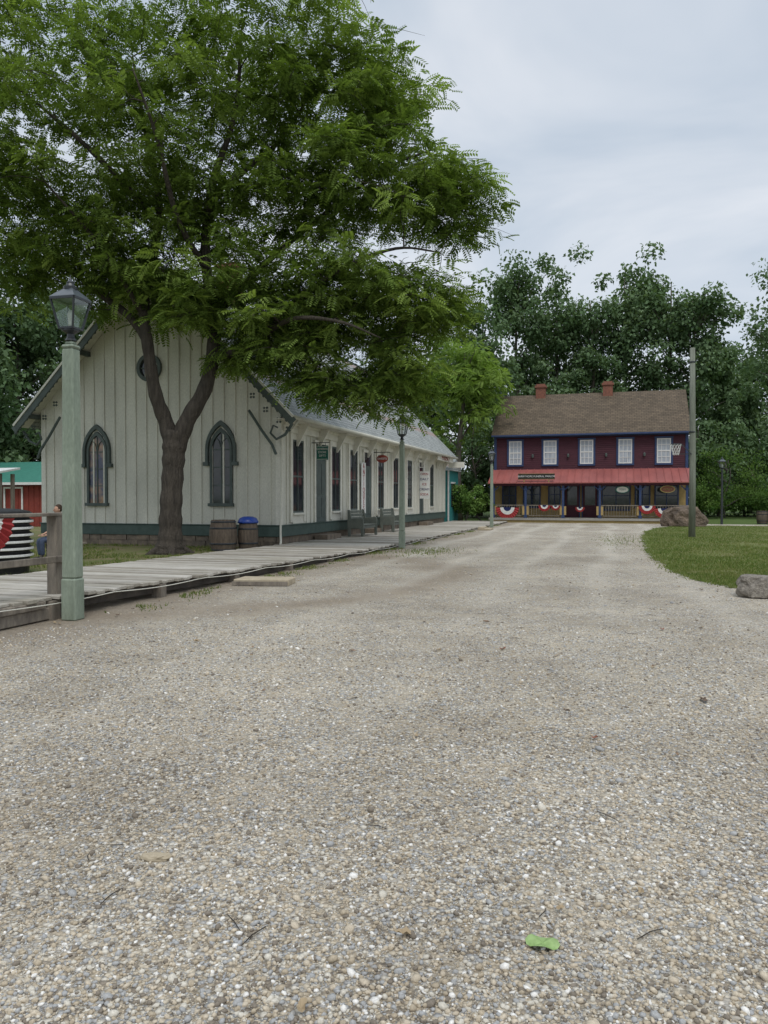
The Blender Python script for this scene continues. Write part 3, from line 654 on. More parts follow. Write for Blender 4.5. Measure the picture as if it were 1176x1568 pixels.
# ---------------------------------------------------------------- benches
def bench(x,y,L=1.7):
    E=empty('park_bench',(x,y,0)); z=ztop(y)
    p=Part('end_panels',M['bench'],E,bevel=.012)
    for s in (-1,1):
        yc=y+s*L/2; a,b=yc-.03,yc+.03
        p.poly_xz([(x-.32,z),(x-.22,z),(x-.2,z+.3),(x+.18,z+.3),(x+.2,z),(x+.3,z),(x+.3,z+.66),(x+.22,z+.72),(x-.18,z+.68),(x-.24,z+1.0),(x-.34,z+1.02),(x-.34,z+.4)],a,b)
    p.done()
    p=Part('seat_slats',M['bench'],E,bevel=.006)
    for i in range(4): p.box(x-.18+i*.12,x-.08+i*.12,y-L/2+.03,y+L/2-.03,z+.42,z+.45)
    p.box(x+.22,x+.25,y-L/2+.03,y+L/2-.03,z+.3,z+.41); p.done()
    p=Part('backrest',M['bench'],E,bevel=.006)
    for i in range(4): p.box(x-.26-i*.02,x-.23-i*.02,y-L/2+.03,y+L/2-.03,z+.5+i*.125,z+.61+i*.125)
    p.done()
bench(-9.3,28.2); bench(-9.3,32.4)

# ---------------------------------------------------------------- barrels
def barrel(name,x,y,r,h,z0=.0,lid=None):
    E=empty(name,(x,y,0)); p=Part('staves',M['barrel'],E); prof=[]
    for i in range(9):
        t=i/8; prof.append((r*(.84+.16*math.sin(math.pi*t)),z0+h*t))
    prof.append((r*.78,z0+h)); prof.append((r*.78,z0+h-.03)); p.lathe((x,y,0),prof,18); p.done()
    p=Part('hoops',M['iron'],E)
    for t in (.04,.24,.74,.94):
        rr=r*(.84+.16*math.sin(math.pi*t))+.006; p.lathe((x,y,0),[(rr,z0+h*t-.025),(rr+.004,z0+h*t),(rr,z0+h*t+.025)],24)
    p.done()
    if lid:
        p=Part('lid',lid,E,smooth=True); rr=r*.98; p.lathe((x,y,0),[(rr,z0+h-.06),(rr+.015,z0+h-.04),(rr+.01,z0+h+.0),(rr*.85,z0+h+.09),(rr*.5,z0+h+.14),(.01,z0+h+.15)],24); p.done()
barrel('wooden_barrel',-11.3,20.8,.42,.93); barrel('trash_barrel',-10.75,21.35,.31,.88,0,M['bluelid'])
barrel('trash_barrel',9.3,51.2,.32,.9,0,M['bluelid']); barrel('wooden_barrel',8.6,51.4,.34,.8)
E=empty('ribbed_water_tank',(-12.3,12.9,0)); prof=[]; p=Part('shell',M['rubber'],E); p2=Part('white_ribs',M['white'],E)
for i in range(8):
    z=.22+i*.14; prof+=[(.68,z),(.74,z+.03),(.74,z+.08),(.68,z+.12)]
    p2.lathe((-12.3,12.9,0),[(.735,z+.025),(.76,z+.035),(.76,z+.07),(.735,z+.08)],32)
p.lathe((-12.3,12.9,0),[(.66,.0),(.68,.2)]+prof+[(.5,1.36),(.2,1.38)],32); p.done(); p2.done()

# ---------------------------------------------------------------- maroon house
H=empty('maroon_porch_house',(-1.7,55,0)); hx0,hx1,hy0,hy1=-7.8,4.4,52.0,59.4
p=Part('upper_walls',M['maroon'],H)
p.box(hx0+.02,hx1-.02,hy0+.03,hy1,3.0,5.75)
z=3.2
while z<5.7:
    p.hexa([(hx0,hy0-.012,z),(hx1,hy0-.012,z),(hx1,hy0+.04,z),(hx0,hy0+.04,z),(hx0,hy0+.012,z+.125),(hx1,hy0+.012,z+.125),(hx1,hy0+.04,z+.125),(hx0,hy0+.04,z+.125)]); z+=.128
for xx in (hx0+.02,hx1-.02):
    p.add([(xx,hy0+.03,5.75),(xx,hy1,5.75),(xx,55.7,8.75)],[(0,1,2)])
p.done()
p=Part('lower_walls',M['ochre'],H); p.box(hx0+.03,hx1-.03,hy0+.03,hy1-.02,.3,3.0); p.done()
p=Part('roof_shingles',M['brownroof'],H); ry=55.7; zr=8.9; ze=5.78
for ye in (51.55,59.85):
    p.hexa([(hx0-.15,ye,ze-.1),(hx1+.15,ye,ze-.1),(hx1+.15,ry,zr-.1),(hx0-.15,ry,zr-.1),(hx0-.15,ye,ze),(hx1+.15,ye,ze),(hx1+.15,ry,zr),(hx0-.15,ry,zr)])
p.done()
WX=(-6.4,-4.12,-1.78,.63,2.97)
p=Part('blue_trim',M['blue'],H,bevel=.01)
p.box(hx0-.03,hx0+.15,hy0-.05,hy0+.1,3.3,5.6); p.box(hx1-.15,hx1+.03,hy0-.05,hy0+.1,3.3,5.6); p.box(hx0-.04,hx1+.04,hy0-.07,hy0+.1,5.6,5.7); p.box(hx0-.15,hx1+.15,51.5,51.56,5.65,5.76)
for wx in WX:
    p.box(wx-.55,wx+.55,hy0-.07,hy0,3.68,3.80); p.box(wx-.55,wx-.42,hy0-.06,hy0,3.8,5.38); p.box(wx+.42,wx+.55,hy0-.06,hy0,3.8,5.38); p.box(wx-.57,wx+.57,hy0-.08,hy0,5.38,5.5)
p.done()
p=Part('upper_window_curtains',M['curtain'],H); q=Part('upper_window_mullions',M['white'],H)
for wx in WX:
    p.box(wx-.42,wx+.42,hy0-.03,hy0-.016,3.8,5.38)
    for zz,k in ((3.84,.035),(4.2,.018),(4.59,.04),(4.98,.018),(5.34,.035)): q.box(wx-.42,wx+.42,hy0-.05,hy0-.03,zz-k,zz+k)
    for xx,k in ((-.385,.035),(-.13,.018),(.13,.018),(.385,.035)): q.box(wx+xx-k,wx+xx+k,hy0-.047,hy0-.03,3.8,5.38)
p.done(); q.done()
p=Part('wall_lanterns',M['greygreen'],H)
for xx in (-5.25,-2.95,-.55,1.8): p.lathe((xx,hy0-.10,4.35),[(.02,-.12),(.07,-.08),(.08,.08),(.03,.14)],8)
p.done()
for cx in (-5.06,-.5):
    p=Part('brick_chimney',M['brick'],H,bevel=.01); p.box(cx-.33,cx+.33,55.3,55.95,8.3,9.35); p.box(cx-.4,cx+.4,55.23,56.02,9.35,9.5); p.box(cx-.3,cx+.3,55.33,55.92,9.5,9.62); p.done()
py0=50.0; p=Part('porch_roof',M['redroof'],H)
p.hexa([(hx0-.1,py0-.25,2.50),(hx1+.1,py0-.25,2.50),(hx1+.1,hy0-.015,3.40),(hx0-.1,hy0-.015,3.40),(hx0-.1,py0-.25,2.56),(hx1+.1,py0-.25,2.56),(hx1+.1,hy0-.015,3.47),(hx0-.1,hy0-.015,3.47)])
x=hx0-.05
while x<hx1+.1:
    p.beam((x,py0-.25,2.58),(x,hy0-.02,3.49),.03,.05); x+=.45
p.done()
p=Part('porch_beam',M['maroon'],H); p.box(hx0,hx1,py0-.05,py0+.1,2.36,2.495); p.box(hx0,hx0+.08,py0+.1,hy0,2.36,2.495); p.box(hx1-.08,hx1,py0+.1,hy0,2.36,2.495); p.done()
p=Part('porch_posts',M['blue'],H,bevel=.01); posts=[-7.55,-5.5,-3.15,-.9,1.5,4.2]
for x in posts:
    p.box(x-.07,x+.07,py0-.03,py0+.11,.3,2.36); p.box(x-.1,x+.1,py0-.06,py0+.14,.3,.5); p.box(x-.1,x+.1,py0-.06,py0+.14,2.1,2.2)
    for s in (-1,1): p.beam((x,py0+.04,2.0),(x+s*.35,py0+.04,2.34),.05,.06,(0,0,1))
p.done()
p=Part('porch_deck',M['wood_grey'],H); p.box(hx0-.05,hx1+.05,py0-.15,hy0+.02,.16,.3); p.done()
p=Part('porch_skirt',M['ochre'],H); p.box(hx0,hx1,py0-.08,hy0,0,.16)
for x in posts: p.box(x-.2,x+.2,py0-.02,py0+.03,.5,1.05)
p.done()
p=Part('porch_railing',M['wood_fence'],H)
for a,b in zip(posts[:-1],posts[1:]):
    if a in (-3.15,): continue
    p.box(a+.07,b-.07,py0+.04,py0+.11,1.08,1.14); p.box(a+.07,b-.07,py0+.05,py0+.1,.42,.47)
    x=a+.2
    while x<b-.1: p.box(x,x+.03,py0+.06,py0+.09,.47,1.08); x+=.16
p.done()
g=Part('storefront_glass',M['glass'],H); b_=Part('storefront_frames',M['blue'],H,bevel=.008); dr=Part('storefront_doors',M['maroon'],H,bevel=.008)
for a,b,z0,z1 in ((-7.2,-6.4,.9,2.6),(-5.8,-4.8,1.0,2.6),(-4.15,-3.5,1.,2.6),(-.75,.9,.85,2.6),(1.3,2.1,1.,2.6),(2.5,3.8,.85,2.6)):
    g.box(a,b,hy0+.0,hy0+.02,z0,z1); b_.box(a-.08,a,hy0-.05,hy0+.02,z0-.1,z1+.1); b_.box(b,b+.08,hy0-.05,hy0+.02,z0-.1,z1+.1); b_.box(a,b,hy0-.05,hy0+.02,z1,z1+.1); b_.box(a,b,hy0-.05,hy0+.02,z0-.1,z0)
    b_.box((a+b)/2-.025,(a+b)/2+.025,hy0-.03,hy0-.0,z0,z1); b_.box(a,b,hy0-.028,hy0-.001,(z0+z1)/2-.02,(z0+z1)/2+.02)
for c in (-2.7,-1.55):
    dr.box(c-.45,c+.45,hy0-.03,hy0+.03,.3,2.5); g.box(c-.33,c+.33,hy0-.045,hy0-.03,1.1,2.4); b_.box(c-.53,c-.45,hy0-.05,hy0+.03,.3,2.6); b_.box(c+.45,c+.53,hy0-.05,hy0+.03,.3,2.6); b_.box(c-.45,c+.45,hy0-.05,hy0+.03,2.5,2.6)
g.done(); b_.done(); dr.done()
E=empty('funeral_parlor_sign',(-4.8,50,3)); p=Part('board',M['signblack'],E,bevel=.01); p.box(-5.95,-3.65,49.76,49.80,2.76,3.14); p.done()
p=Part('border',M['gold'],E)
for zz in (2.775,3.11): p.box(-5.93,-3.67,49.75,49.76,zz,zz+.015)
p.box(-5.6,-5.55,49.80,49.86,2.56,2.9); p.box(-4.05,-4.0,49.80,49.86,2.56,2.9); p.done()
text('BARRYMORE FUNERAL PARLOR',(-4.8,49.745,2.95),.165,M['white'],E)
def oval(name,cx,y,z,a,b,m1,m2,txt):
    E=empty(name,(cx,y,z)); N=24
    p=Part('board',m1,E); p.poly_xz([(cx+a*math.cos(math.tau*k/N),z+b*math.sin(math.tau*k/N)) for k in range(N)],y,y+.03); p.done()
    p=Part('rim',m2,E); o=[(cx+a*1.1*math.cos(math.tau*k/N),z+b*1.12*math.sin(math.tau*k/N)) for k in range(N+1)]; i_=[(cx+a*.94*math.cos(math.tau*k/N),z+b*.92*math.sin(math.tau*k/N)) for k in range(N+1)]; p.ring_xz(o,i_,y-.02,y+.04)
    p.box(cx-a*.6,cx-a*.6+.015,y,y+.02,z+b*.8,2.42); p.box(cx+a*.6,cx+a*.6+.015,y,y+.02,z+b*.8,2.42); p.done()
    text(txt,(cx,y-.01,z),b*.8,m2,E)
oval('oval_hanging_sign',.45,50.15,2.1,.38,.2,M['cream_trim'],M['signgreen'],'TOYS')
oval('oval_hanging_sign',3.1,50.15,2.12,.40,.2,M['brick'],M['gold'],'DOLLS')
for i,(x,r,z) in enumerate(((-6.65,.75,.98),(-4.3,.38,1.12),(-3.6,.3,1.1),(1.9,.5,1.1),(2.9,.6,.95),(-2.1,.3,1.0))):
    E=empty('flag_bunting',(x,49.95,z)); bunting(x,49.93,z,r,E)

# ---------------------------------------------------------------- teal shop behind white building
T=empty('teal_shop',(-11,48.5,0)); p=Part('walls',M['teal'],T); p.box(-13,-10.0,47.3,50.5,0,3.3); p.done()
p=Part('roof',M['slate'],T); p.hexa([(-13.2,47.1,3.3),(-9.8,47.1,3.3),(-9.8,50.7,3.3),(-13.2,50.7,3.3),(-13.2,48.9,4.1),(-9.8,48.9,4.1),(-9.8,48.95,4.1),(-13.2,48.95,4.1)]); p.done()
p=Part('window',M['glass'],T); p.box(-10.0,-9.985,48.2,49.4,1,2.5); p.done(); p=Part('trim',M['white'],T); p.box(-10.02,-9.95,47.25,47.4,0,3.3); p.box(-10,-9.96,48.1,49.5,2.5,2.6); p.done()

# ---------------------------------------------------------------- red barn and stall at left
B=empty('red_barn',(-32,35,0)); p=Part('walls',M['barnred'],B); p.box(-38,-29.9,35,41,0,2.45)
x=-38
while x<-29.9: p.box(x,x+.05,34.97,35,0,2.45); x+=.35
p.add([(-29.9,35,2.45),(-29.9,41,2.45),(-29.9,38,3.6)],[(0,1,2)]); p.done()
p=Part('roof',M['greenmetal'],B)
for ye in (34.6,41.4): p.hexa([(-38.3,ye,2.35),(-29.6,ye,2.35),(-29.6,38,3.65),(-38.3,38,3.65),(-38.3,ye,2.43),(-29.6,ye,2.43),(-29.6,38,3.73),(-38.3,38,3.73)])
p.done(); p=Part('doors_trim',M['white'],B); p.box(-32.6,-32.5,34.93,34.97,0,2.1); p.box(-31.4,-31.3,34.93,34.97,0,2.1); p.box(-32.6,-31.3,34.93,34.97,2.1,2.2); p.box(-38.3,-29.6,34.55,34.6,2.3,2.44); p.done()
B=empty('market_stall',(-26,26,0)); p=Part('frame',M['wood_fence'],B)
for x in (-28.5,-26.5,-24.55):
    for y in (26,26.7): p.box(x,x+.12,y,y+.12,0,2.6)
p.box(-28.5,-24.45,26,26.1,.9,1.0); p.done()
p=Part('roof',M['white'],B); p.hexa([(-28.9,25.8,2.6),(-24.3,25.8,2.6),(-24.3,27.0,2.8),(-28.9,27.0,2.8),(-28.9,25.8,2.68),(-24.3,25.8,2.68),(-24.3,27.0,2.88),(-28.9,27.0,2.88)]); p.done()

# ---------------------------------------------------------------- utility pole with hoop
U=empty('utility_pole',(2.98,33.2,0)); p=Part('pole',M['pole_wood'],U,smooth=True); p.tube([(2.98,33.2,-.1),(2.99,33.2,2.5),(2.97,33.2,5),(2.95,33.2,7.6)],[.135,.125,.115,.10],14); p.done()
p=Part('pole_hardware',M['iron'],U); p.lathe((2.95,33.2,0),[(.115,7.0),(.12,7.03),(.115,7.06)],14); p.lathe((2.96,33.2,0),[(.13,4.2),(.135,4.23),(.13,4.26)],14); p.done()
E=empty('basketball_hoop',(2.5,33.0,3.3)); p=Part('arm_and_rim',M['iron'],E); p.beam((2.95,33.1,3.35),(2.5,33.0,3.35),.03,.03); N=20
p.tube([(2.34+.21*math.cos(math.tau*k/N),33.0+.21*math.sin(math.tau*k/N),3.75) for k in range(N+1)],[.012]*(N+1),6,False); p.beam((2.9,33.1,3.36),(2.55,33.0,3.75),.025,.025); p.done()
p=Part('net',M['white'],E)
for k in range(10):
    for s in (1,-1):
        pts=[]
        for j in range(5):
            r=.21-.025*j; a=math.tau*(k+s*j*.5)/10; pts.append((2.34+r*math.cos(a),33+r*math.sin(a),3.75-.11*j))
        p.tube(pts,[.006]*5,4,False)
p.done()

# ---------------------------------------------------------------- trees
def leaf_template(L=.34,pairs=7,ll=.095,lw=.017):
    V=[]; F=[]
    for i in range(pairs):
        s=L*(.18+.82*i/(pairs-1)); z=-.9*s*s
        for sd in (-1,1):
            b=np.array([s,0,z]); dr=np.array([.42,sd*.9,-.35]); dr/=np.linalg.norm(dr); sc=ll*(1-.35*abs(i/(pairs-1)-.45))
            t=b+dr*sc; pr=np.array([.9,-sd*.42,0])*lw; m=b+dr*sc*.5
            k=len(V); V+=[b,m+pr,t,m-pr]; F.append((k,k+1,k+2,k+3))
    return np.array(V),np.array(F)
def rmat(yaw,pitch,roll):
    cy,sy,cp,sp,cr,sr=np.cos(yaw),np.sin(yaw),np.cos(pitch),np.sin(pitch),np.cos(roll),np.sin(roll); n=len(yaw); z=np.zeros(n); o=np.ones(n)
    Rz=np.stack([cy,-sy,z,sy,cy,z,z,z,o],1).reshape(n,3,3); Ry=np.stack([cp,z,-sp,z,o,z,sp,z,cp],1).reshape(n,3,3); Rx=np.stack([o,z,z,z,cr,-sr,z,sr,cr],1).reshape(n,3,3)
    return Rz@Ry@Rx
def foliage(name,C,R,T,per,mat,parent,tmpl,flat=.6,sc=1.):
    TV,TF=tmpl; n=len(C)*per; ci=np.repeat(np.arange(len(C)),per)
    dr=rng.normal(size=(n,3)); dr/=np.linalg.norm(dr,axis=1)[:,None]; u=rng.random(n)**.5
    off=dr*(u*R[ci])[:,None]; off[:,2]*=flat; off[:,2]-=.3*(off[:,0]**2+off[:,1]**2)/np.maximum(R[ci],.1)
    O=C[ci]+off; yaw=np.arctan2(dr[:,1],dr[:,0])+rng.normal(0,.6,n); pitch=rng.normal(-.12,.4,n); roll=rng.normal(0,.4,n)
    S=sc*rng.uniform(.7,1.25,n); V=np.einsum('nij,kj->nki',rmat(yaw,pitch,roll),TV)*S[:,None,None]+O[:,None,:]
    F=(TF[None]+len(TV)*np.arange(n)[:,None,None]).reshape(-1,TF.shape[1])
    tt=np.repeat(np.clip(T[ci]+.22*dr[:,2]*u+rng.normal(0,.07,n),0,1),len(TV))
    return mesh_np(name,V.reshape(-1,3),F,mat,parent,tt)
def catmull(pts,sub=5):
    P=[Vector(p) for p in pts]; P=[P[0]*2-P[1]]+P+[P[-1]*2-P[-2]]; out=[]
    for i in range(1,len(P)-2):
        p0,p1,p2,p3=P[i-1:i+3]
        for j in range(sub):
            t=j/sub; out.append(.5*((2*p1)+(-p0+p2)*t+(2*p0-5*p1+4*p2-p3)*t*t+(-p0+3*p1-3*p2+p3)*t**3))
    out.append(P[-2]); return out

# main locust tree ; a = right, b = away, z = up
TB=Vector((-12.1,19.15,0)); TR=empty('locust_tree',TB)
def loc(a,b,z): return Vector((TB.x+a*CT-b*ST,TB.y+a*ST+b*CT,z))
trunk=Part('trunk_and_limbs',M['bark'],TR,smooth=True); nodes=[]
def limb(pts,r,n=10):
    q=catmull([loc(*p) for p in pts],6); rad=np.interp(np.linspace(0,len(pts)-1,len(q)),range(len(pts)),r)
    rad=[x*(1+.06*math.sin(i*1.7)) for i,x in enumerate(rad)]
    trunk.tube(q,rad,n)
    for x,rr in zip(q,rad): nodes.append((x,rr))
limb([(0,0,-.1),(0,0,.12),(.02,0,.5),(.04,0,1.3),(.1,0,2.3),(.14,0,3.0),(.18,0,3.5)],[.54,.43,.335,.31,.30,.33,.30],16)
for an in (0.3,1.5,2.6,3.8,5.1): limb([(0,0,.35),(.35*math.cos(an),.35*math.sin(an),.12),(.75*math.cos(an),.75*math.sin(an),-.06)],[.2,.14,.05],8)
limb([(.12,0,2.9),(-.08,0,3.7),(-.33,-.15,4.5),(-.48,-.25,5.6),(-.65,-.1,7.0),(-.5,.3,8.6),(-.35,.4,10),(-.8,.5,12.3),(-1.1,.4,14.2)],[.25,.22,.19,.165,.15,.13,.11,.07,.03])
limb([(.18,0,2.9),(.5,0,3.75),(1.0,.1,4.7),(1.22,.1,5.7),(1.25,.2,6.9),(1.05,0,8.3),(1.3,-.3,10.2),(1.9,0,12.4),(2.1,0,14.8)],[.26,.24,.21,.19,.17,.14,.11,.07,.03])
limb([(1.22,.1,5.55),(2.1,-.3,5.75),(2.9,-.5,6.2),(3.6,-.6,6.9),(4.9,-.8,7.8),(6.4,-1,8.3),(7.6,-1,8.2)],[.15,.14,.12,.10,.07,.04,.02],8)
limb([(1.25,.2,6.8),(2.6,.5,8.3),(4.1,.6,9.6),(6.1,.4,11.),(7.8,.2,11.6)],[.12,.10,.07,.04,.02],8)
limb([(-.5,-.25,5.9),(-1.1,0,6.7),(-2,.3,7.4),(-3.7,.5,8.7),(-5.2,.6,9.4)],[.12,.11,.095,.06,.02],8)
limb([(-.35,.4,9.4),(-1.4,-.2,10.6),(-2.6,-.6,11.7),(-4.2,-.8,13)],[.10,.085,.06,.02],8)
limb([(1.3,-.3,10),(2.2,.3,11),(3.2,.8,12.2),(4.5,.8,14.3)],[.10,.085,.06,.02],8)
limb([(1.1,0,8),(.6,-1.2,9),(.4,-2.4,10.6),(0,-3,12)],[.09,.08,.05,.02],8)
limb([(-.6,-.1,6.6),(-1.4,-1.2,8.2),(-2.5,-2.2,9.6)],[.08,.06,.02],8)
limb([(2.9,-.5,6.2),(3.8,-1.6,6.3),(5.,-2.0,6.1),(6.,-2,5.7)],[.08,.06,.04,.015],8)
ells=[(-1.1,12.6,4.6,3.9,3.4,118),(2.9,13.5,3.7,3.6,3.2,112),(6.0,10.5,3.0,2.5,2.5,108),(5.5,7.4,2.9,1.7,2.3,96),(6.3,5.0,1.1,1.2,1.0,28),
      (-3.9,9.9,3.3,2.6,2.8,84),(1.2,9.2,3.6,2.5,2.8,92),(2.9,6.7,1.7,.8,1.6,32),(-1.2,7.8,1.8,1.1,1.6,28),(-5.,15,3.,2.6,3,54),(6.0,13,1.7,1.6,1.8,26),(4.6,4.9,1.0,.7,.9,18),(8.1,10.0,1.1,1.3,1.2,22),(3.7,5.8,1.3,.8,1.3,22),(-3.3,7.9,1.6,.9,1.5,14),(.6,6.9,1.3,.7,1.3,14),(7.4,6.9,1.0,.8,1.0,14),(2.0,5.6,.8,.4,.8,8)]
voids=[(5.75,8.9,.7),(4.3,12.0,.5),(7.1,8.3,.35),(-5.9,8.6,1.0),(2.3,10.9,.35),(-4.2,12.2,.4)]
C=[];R_=[];T_=[]
for a,z,ra,rz,rb,n in ells:
    for _ in range(n):
        v=rng.normal(size=3); v/=np.linalg.norm(v); u=rng.random()**.42
        A,Bb,Z=a+v[0]*ra*u,v[1]*rb*u,z+v[2]*rz*u
        if Z<4.0: Z=4.0+rng.random()*.6
        if any((A-va)**2+(Z-vz)**2<vr for va,vz,vr in voids): continue
        if A>7.4 and 12.2<Z<14: continue
        if -.3<A<.9 and Z<6.4: continue
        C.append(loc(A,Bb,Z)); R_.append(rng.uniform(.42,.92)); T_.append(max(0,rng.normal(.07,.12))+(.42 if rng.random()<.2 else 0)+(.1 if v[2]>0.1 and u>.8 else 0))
order=sorted(range(len(C)),key=lambda i:min((C[i]-nn[0]).length for nn in nodes[::4]))
NP=np.array([p_[:] for p_,_ in nodes]+[[0,0,-99]]*7000,dtype=float); cnt=len(nodes)
for i in order:
    c=C[i]; P=NP[:cnt]; cc=np.array(c[:]); dd=np.linalg.norm(P-cc,axis=1)+np.maximum(0,P[:,2]-cc[2]+.2)*1.2+(P[:,2]<3.6)*50
    p_,r_=nodes[int(dd.argmin())]; dist=(p_-c).length; r0=min(r_*.65,.018+.010*dist); mid=p_.lerp(c,.5)+Vector((0,0,-.06*dist+.1))+Vector((random.uniform(-.1,.1)*dist,random.uniform(-.1,.1)*dist,random.uniform(-.05,.1)*dist))
    q=catmull([p_,mid,c],3); rad=np.linspace(r0,.008,len(q)); trunk.tube(q,rad,5,False)
    for x,rr in list(zip(q,rad))[2:]:
        nodes.append((x,rr)); NP[cnt]=x[:]; cnt+=1
    for _ in range(2):
        e=c+Vector((random.gauss(0,.45),random.gauss(0,.45),random.gauss(0,.2))); trunk.tube([c,c.lerp(e,.5)+Vector((0,0,.06)),e],[.009,.007,.003],3,False)
trunk.done()
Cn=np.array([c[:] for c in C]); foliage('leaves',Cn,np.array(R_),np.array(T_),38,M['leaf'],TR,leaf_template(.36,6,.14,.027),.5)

def bgtree(name,x,y,h,r,mat,crown0=.18,ncl=70,per=95,size=.34,tint=.1,trunk_r=.28,pinn=False,parent=None):
    E=parent or empty(name,(x,y,0)); base=Vector((x,y,0)); tk=Part('trunk',M['barkbg'],E,smooth=True)
    top=Vector((x+random.uniform(-.6,.6),y,h*.9)); pts=[base,base.lerp(top,.35)+Vector((random.uniform(-.3,.3),0,0)),base.lerp(top,.7)+Vector((random.uniform(-.3,.3),0,0)),top]
    q=catmull(pts,4); tk.tube(q,np.linspace(trunk_r,.04,len(q)),8)
    C=[];R=[];T=[]; zc=(h+h*crown0)/2; rz=(h-h*crown0)/2
    lobes=[(rng.uniform(-.55,.55)*r,rng.uniform(-.4,.4)*r,rng.uniform(.1,.9),rng.uniform(.35,.6)) for _ in range(8)]
    for _ in range(ncl):
        if rng.random()<.6:
            lx,ly,lz,lr=lobes[rng.integers(8)]; v=rng.normal(size=3); v/=np.linalg.norm(v); k=rng.random()**.4
            zz=h*crown0+2*rz*lz; c=(x+lx+v[0]*lr*r*k,y+ly+v[1]*lr*r*k,min(zz+v[2]*lr*r*1.3*k,h*.98))
        else:
            v=rng.normal(size=3); v/=np.linalg.norm(v); k=rng.random()**.4; c=(x+v[0]*r*k*.9,y+v[1]*r*k*.9,zc+v[2]*rz*k*.95)
        if c[2]<.8: c=(c[0],c[1],.8+rng.random())
        C.append(c); R.append(rng.uniform(.2,.34)*r); T.append(max(0,rng.normal(tint,.12)))
        if _%4==0:
            nn=base.lerp(top,max(.15,min(.9,(c[2]-.25*r)/h))); e=Vector(c); tk.tube([nn,nn.lerp(e,.5)+Vector((0,0,.2)),e],[.06,.04,.015],4,False)
    tk.done(); C=np.array(C);R=np.array(R);T=np.array(T)
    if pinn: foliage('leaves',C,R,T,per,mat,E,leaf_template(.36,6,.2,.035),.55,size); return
    n=ncl*per; ci=np.repeat(np.arange(ncl),per); dr=rng.normal(size=(n,3)); dr/=np.linalg.norm(dr,axis=1)[:,None]
    O=C[ci]+dr*(R[ci]*rng.random(n)**.45)[:,None]*np.array([1,1,.85]); RM=rmat(np.arctan2(dr[:,1],dr[:,0])+rng.normal(0,.8,n),rng.normal(-.5,.6,n),rng.normal(0,.6,n))
    TV=np.array([(-.5,0,0),(0,-.33,.05),(.5,0,-.1),(0,.33,.05)]); S=size*rng.uniform(.6,1.3,n)
    V=np.einsum('nij,kj->nki',RM,TV)*S[:,None,None]+O[:,None,:]; F=np.arange(n*4).reshape(n,4)
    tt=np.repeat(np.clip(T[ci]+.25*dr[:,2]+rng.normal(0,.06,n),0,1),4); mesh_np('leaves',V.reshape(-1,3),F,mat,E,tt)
def at(px,d): return g2w((px-588)/1178,d)
for nm,px,d,ty,r in [('poplar_tree',735,67,470,4.2),('poplar_tree',795,71,392,4.8),('poplar_tree',852,73,392,4.8),('poplar_tree',905,71,425,4.2),('poplar_tree',955,72,390,4.6),('poplar_tree',1018,70,394,4.6),('poplar_tree',1063,68,425,3.6),
    ('poplar_tree',1105,74,505,3.8),('poplar_tree',1148,78,545,4.2),('poplar_tree',1195,76,510,4.5),('poplar_tree',1270,76,470,5.5),
    ('poplar_tree',655,74,490,5),('poplar_tree',590,74,510,5),('poplar_tree',-40,48,360,4.6),('poplar_tree',30,53,395,4.2),('poplar_tree',100,56,390,4.6),('poplar_tree',175,60,410,5),('poplar_tree',-120,46,330,5)]:
    x,y=at(px,d); h=1.6+(762-ty)/1178*d; bgtree(nm,x,y,h,r,M['leafbg'],.08,92,115,.38,tint=.10)
UL=empty('understory_thicket',(0,66,0))
for px,d,h,r in [(690,62,7,3.5),(730,60,8,3.5),(770,64,8,4),(830,66,8,4),(890,66,8,4),(950,66,8,4),(1010,66,8,4),(1065,64,8,4),(1100,66,7,4),(1140,66,8.5,4.5),(1180,66,7,4.5),(1230,66,8,5),(640,66,8,4),(-60,52,7,4),(0,50,6,4),(55,52,7,4),(100,54,7,4),(1300,64,8,5)]:
    x,y=at(px,d); bgtree('thicket',x,y,h,r,M['leafbg'],.02,42,80,.38,tint=.04,parent=UL,trunk_r=.12)
x,y=at(703,53); bgtree('yellowgreen_locust_tree',x,y,12.9,3.8,M['leafyel'],.36,80,36,1.1,tint=.15,pinn=True)
x,y=at(1228,52); bgtree('roadside_tree',x,y,17,4.4,M['leafbg'],.6,60,90,.28,tint=.1)
for px,d,h,r,m in [(712,50,2.2,1.6,'leafbush'),(738,51,1.6,1.0,'leafbush'),(1110,60,5,3.2,'leafbush'),(1160,62,4.2,2.8,'leafbush'),(1080,58,2.4,1.6,'leafbush'),(1190,58,2.6,1.8,'leafbush')]:
    x,y=at(px,d); bgtree('shrub',x,y,h,r,M[m],.0,34,110,.17,tint=.2,trunk_r=.05)

# ---------------------------------------------------------------- sky & light
Wd=D.worlds.new("World"); SC.world=Wd; Wd.use_nodes=True; nt=Wd.node_tree; nt.nodes.clear()
N=nt.nodes.new; L=nt.links.new
out=N('ShaderNodeOutputWorld'); sky=N('ShaderNodeTexSky'); sky.sky_type='NISHITA'; sky.sun_disc=False
b1=N('ShaderNodeBackground'); b1.inputs[1].default_value=.12; L(sky.outputs[0],b1.inputs[0])
tc=N('ShaderNodeTexCoord'); sp=N('ShaderNodeSeparateXYZ'); L(tc.outputs['Generated'],sp.inputs[0])
mx=N('ShaderNodeMath'); mx.operation='MAXIMUM'; L(sp.outputs[2],mx.inputs[0]); mx.inputs[1].default_value=.0
ad=N('ShaderNodeMath'); ad.operation='ADD'; L(mx.outputs[0],ad.inputs[0]); ad.inputs[1].default_value=.18
dx=N('ShaderNodeMath'); dx.operation='DIVIDE'; L(sp.outputs[0],dx.inputs[0]); L(ad.outputs[0],dx.inputs[1])
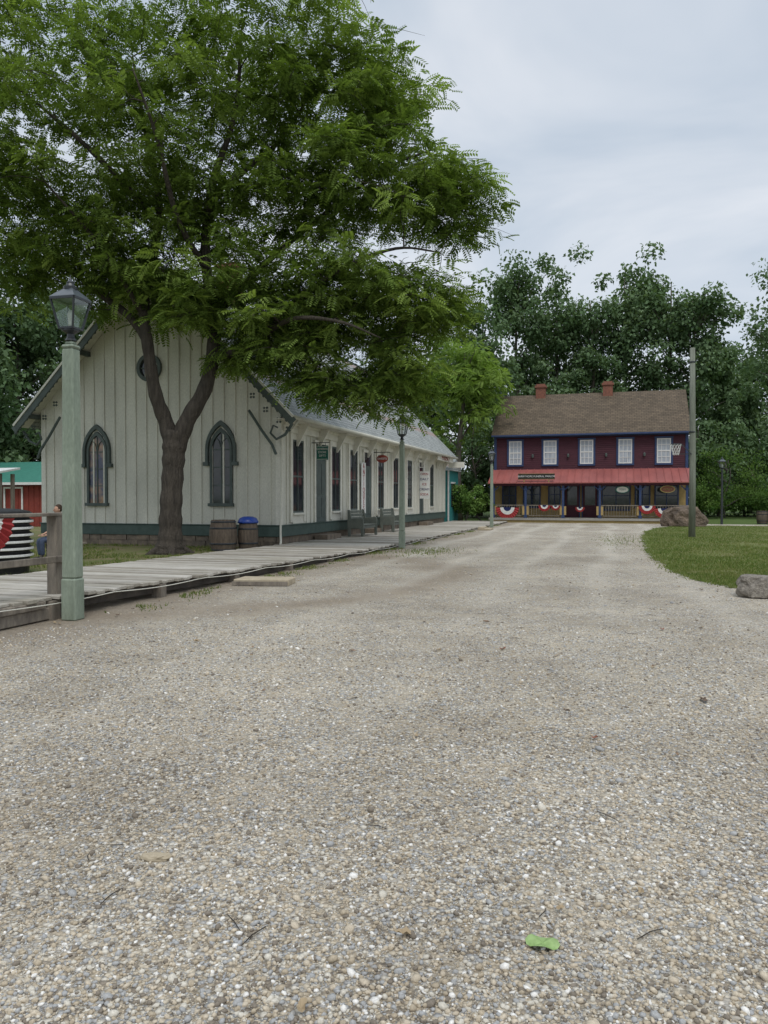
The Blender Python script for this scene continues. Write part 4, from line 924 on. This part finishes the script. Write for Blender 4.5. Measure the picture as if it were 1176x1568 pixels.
dy_=N('ShaderNodeMath'); dy_.operation='DIVIDE'; L(sp.outputs[1],dy_.inputs[0]); L(ad.outputs[0],dy_.inputs[1])
cb=N('ShaderNodeCombineXYZ'); L(dx.outputs[0],cb.inputs[0]); L(dy_.outputs[0],cb.inputs[1])
nz=N('ShaderNodeTexNoise'); nz.inputs['Scale'].default_value=1.5; nz.inputs['Detail'].default_value=5; nz.inputs['Roughness'].default_value=.52; nz.inputs['Distortion'].default_value=.5; L(cb.outputs[0],nz.inputs['Vector'])
rp=N('ShaderNodeValToRGB'); e=rp.color_ramp.elements; e[0].position=.36; e[0].color=(.52,.61,.72,1); e[1].position=.64; e[1].color=(.80,.84,.90,1); L(nz.outputs[0],rp.inputs[0])
hr=N('ShaderNodeMapRange'); hr.inputs[1].default_value=0; hr.inputs[2].default_value=.5; hr.inputs[3].default_value=.45; hr.inputs[4].default_value=0; L(mx.outputs[0],hr.inputs[0])
mm=N('ShaderNodeMix'); mm.data_type='RGBA'; L(hr.outputs[0],mm.inputs[0]); L(rp.outputs[0],mm.inputs[6]); mm.inputs[7].default_value=(.84,.88,.93,1)
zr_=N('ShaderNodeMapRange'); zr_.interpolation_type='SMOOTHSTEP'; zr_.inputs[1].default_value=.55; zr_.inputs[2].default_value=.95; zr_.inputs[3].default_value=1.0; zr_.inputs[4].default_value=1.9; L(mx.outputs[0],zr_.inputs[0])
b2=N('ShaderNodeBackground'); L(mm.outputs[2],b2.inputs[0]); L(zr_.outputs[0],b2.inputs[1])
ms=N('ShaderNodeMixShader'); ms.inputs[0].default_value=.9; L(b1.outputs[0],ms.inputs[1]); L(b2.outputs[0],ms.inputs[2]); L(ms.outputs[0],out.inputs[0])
sl_=D.lights.new('sun','SUN'); sl_.energy=1.5; sl_.angle=math.radians(25); sl_.color=(1,.97,.92); so=D.objects.new('sun',sl_); SC.collection.objects.link(so)
dirv=Vector((.35,-.62,1.15)).normalized(); so.rotation_euler=dirv.to_track_quat('Z','Y').to_euler()
sky.sun_elevation=math.asin(dirv.z); sky.sun_rotation=math.atan2(dirv.x,dirv.y)
SC.view_settings.view_transform='Standard'; SC.view_settings.look='None'; SC.view_settings.exposure=0

cam=D.cameras.new('camera'); co=D.objects.new('camera',cam); SC.collection.objects.link(co); SC.camera=co
cam.sensor_fit='VERTICAL'; cam.sensor_height=36; cam.lens=27.04; cam.clip_end=2000; cam.clip_start=.05
co.location=(0,0,1.6); co.rotation_euler=(math.radians(90-1.07),0,TH)
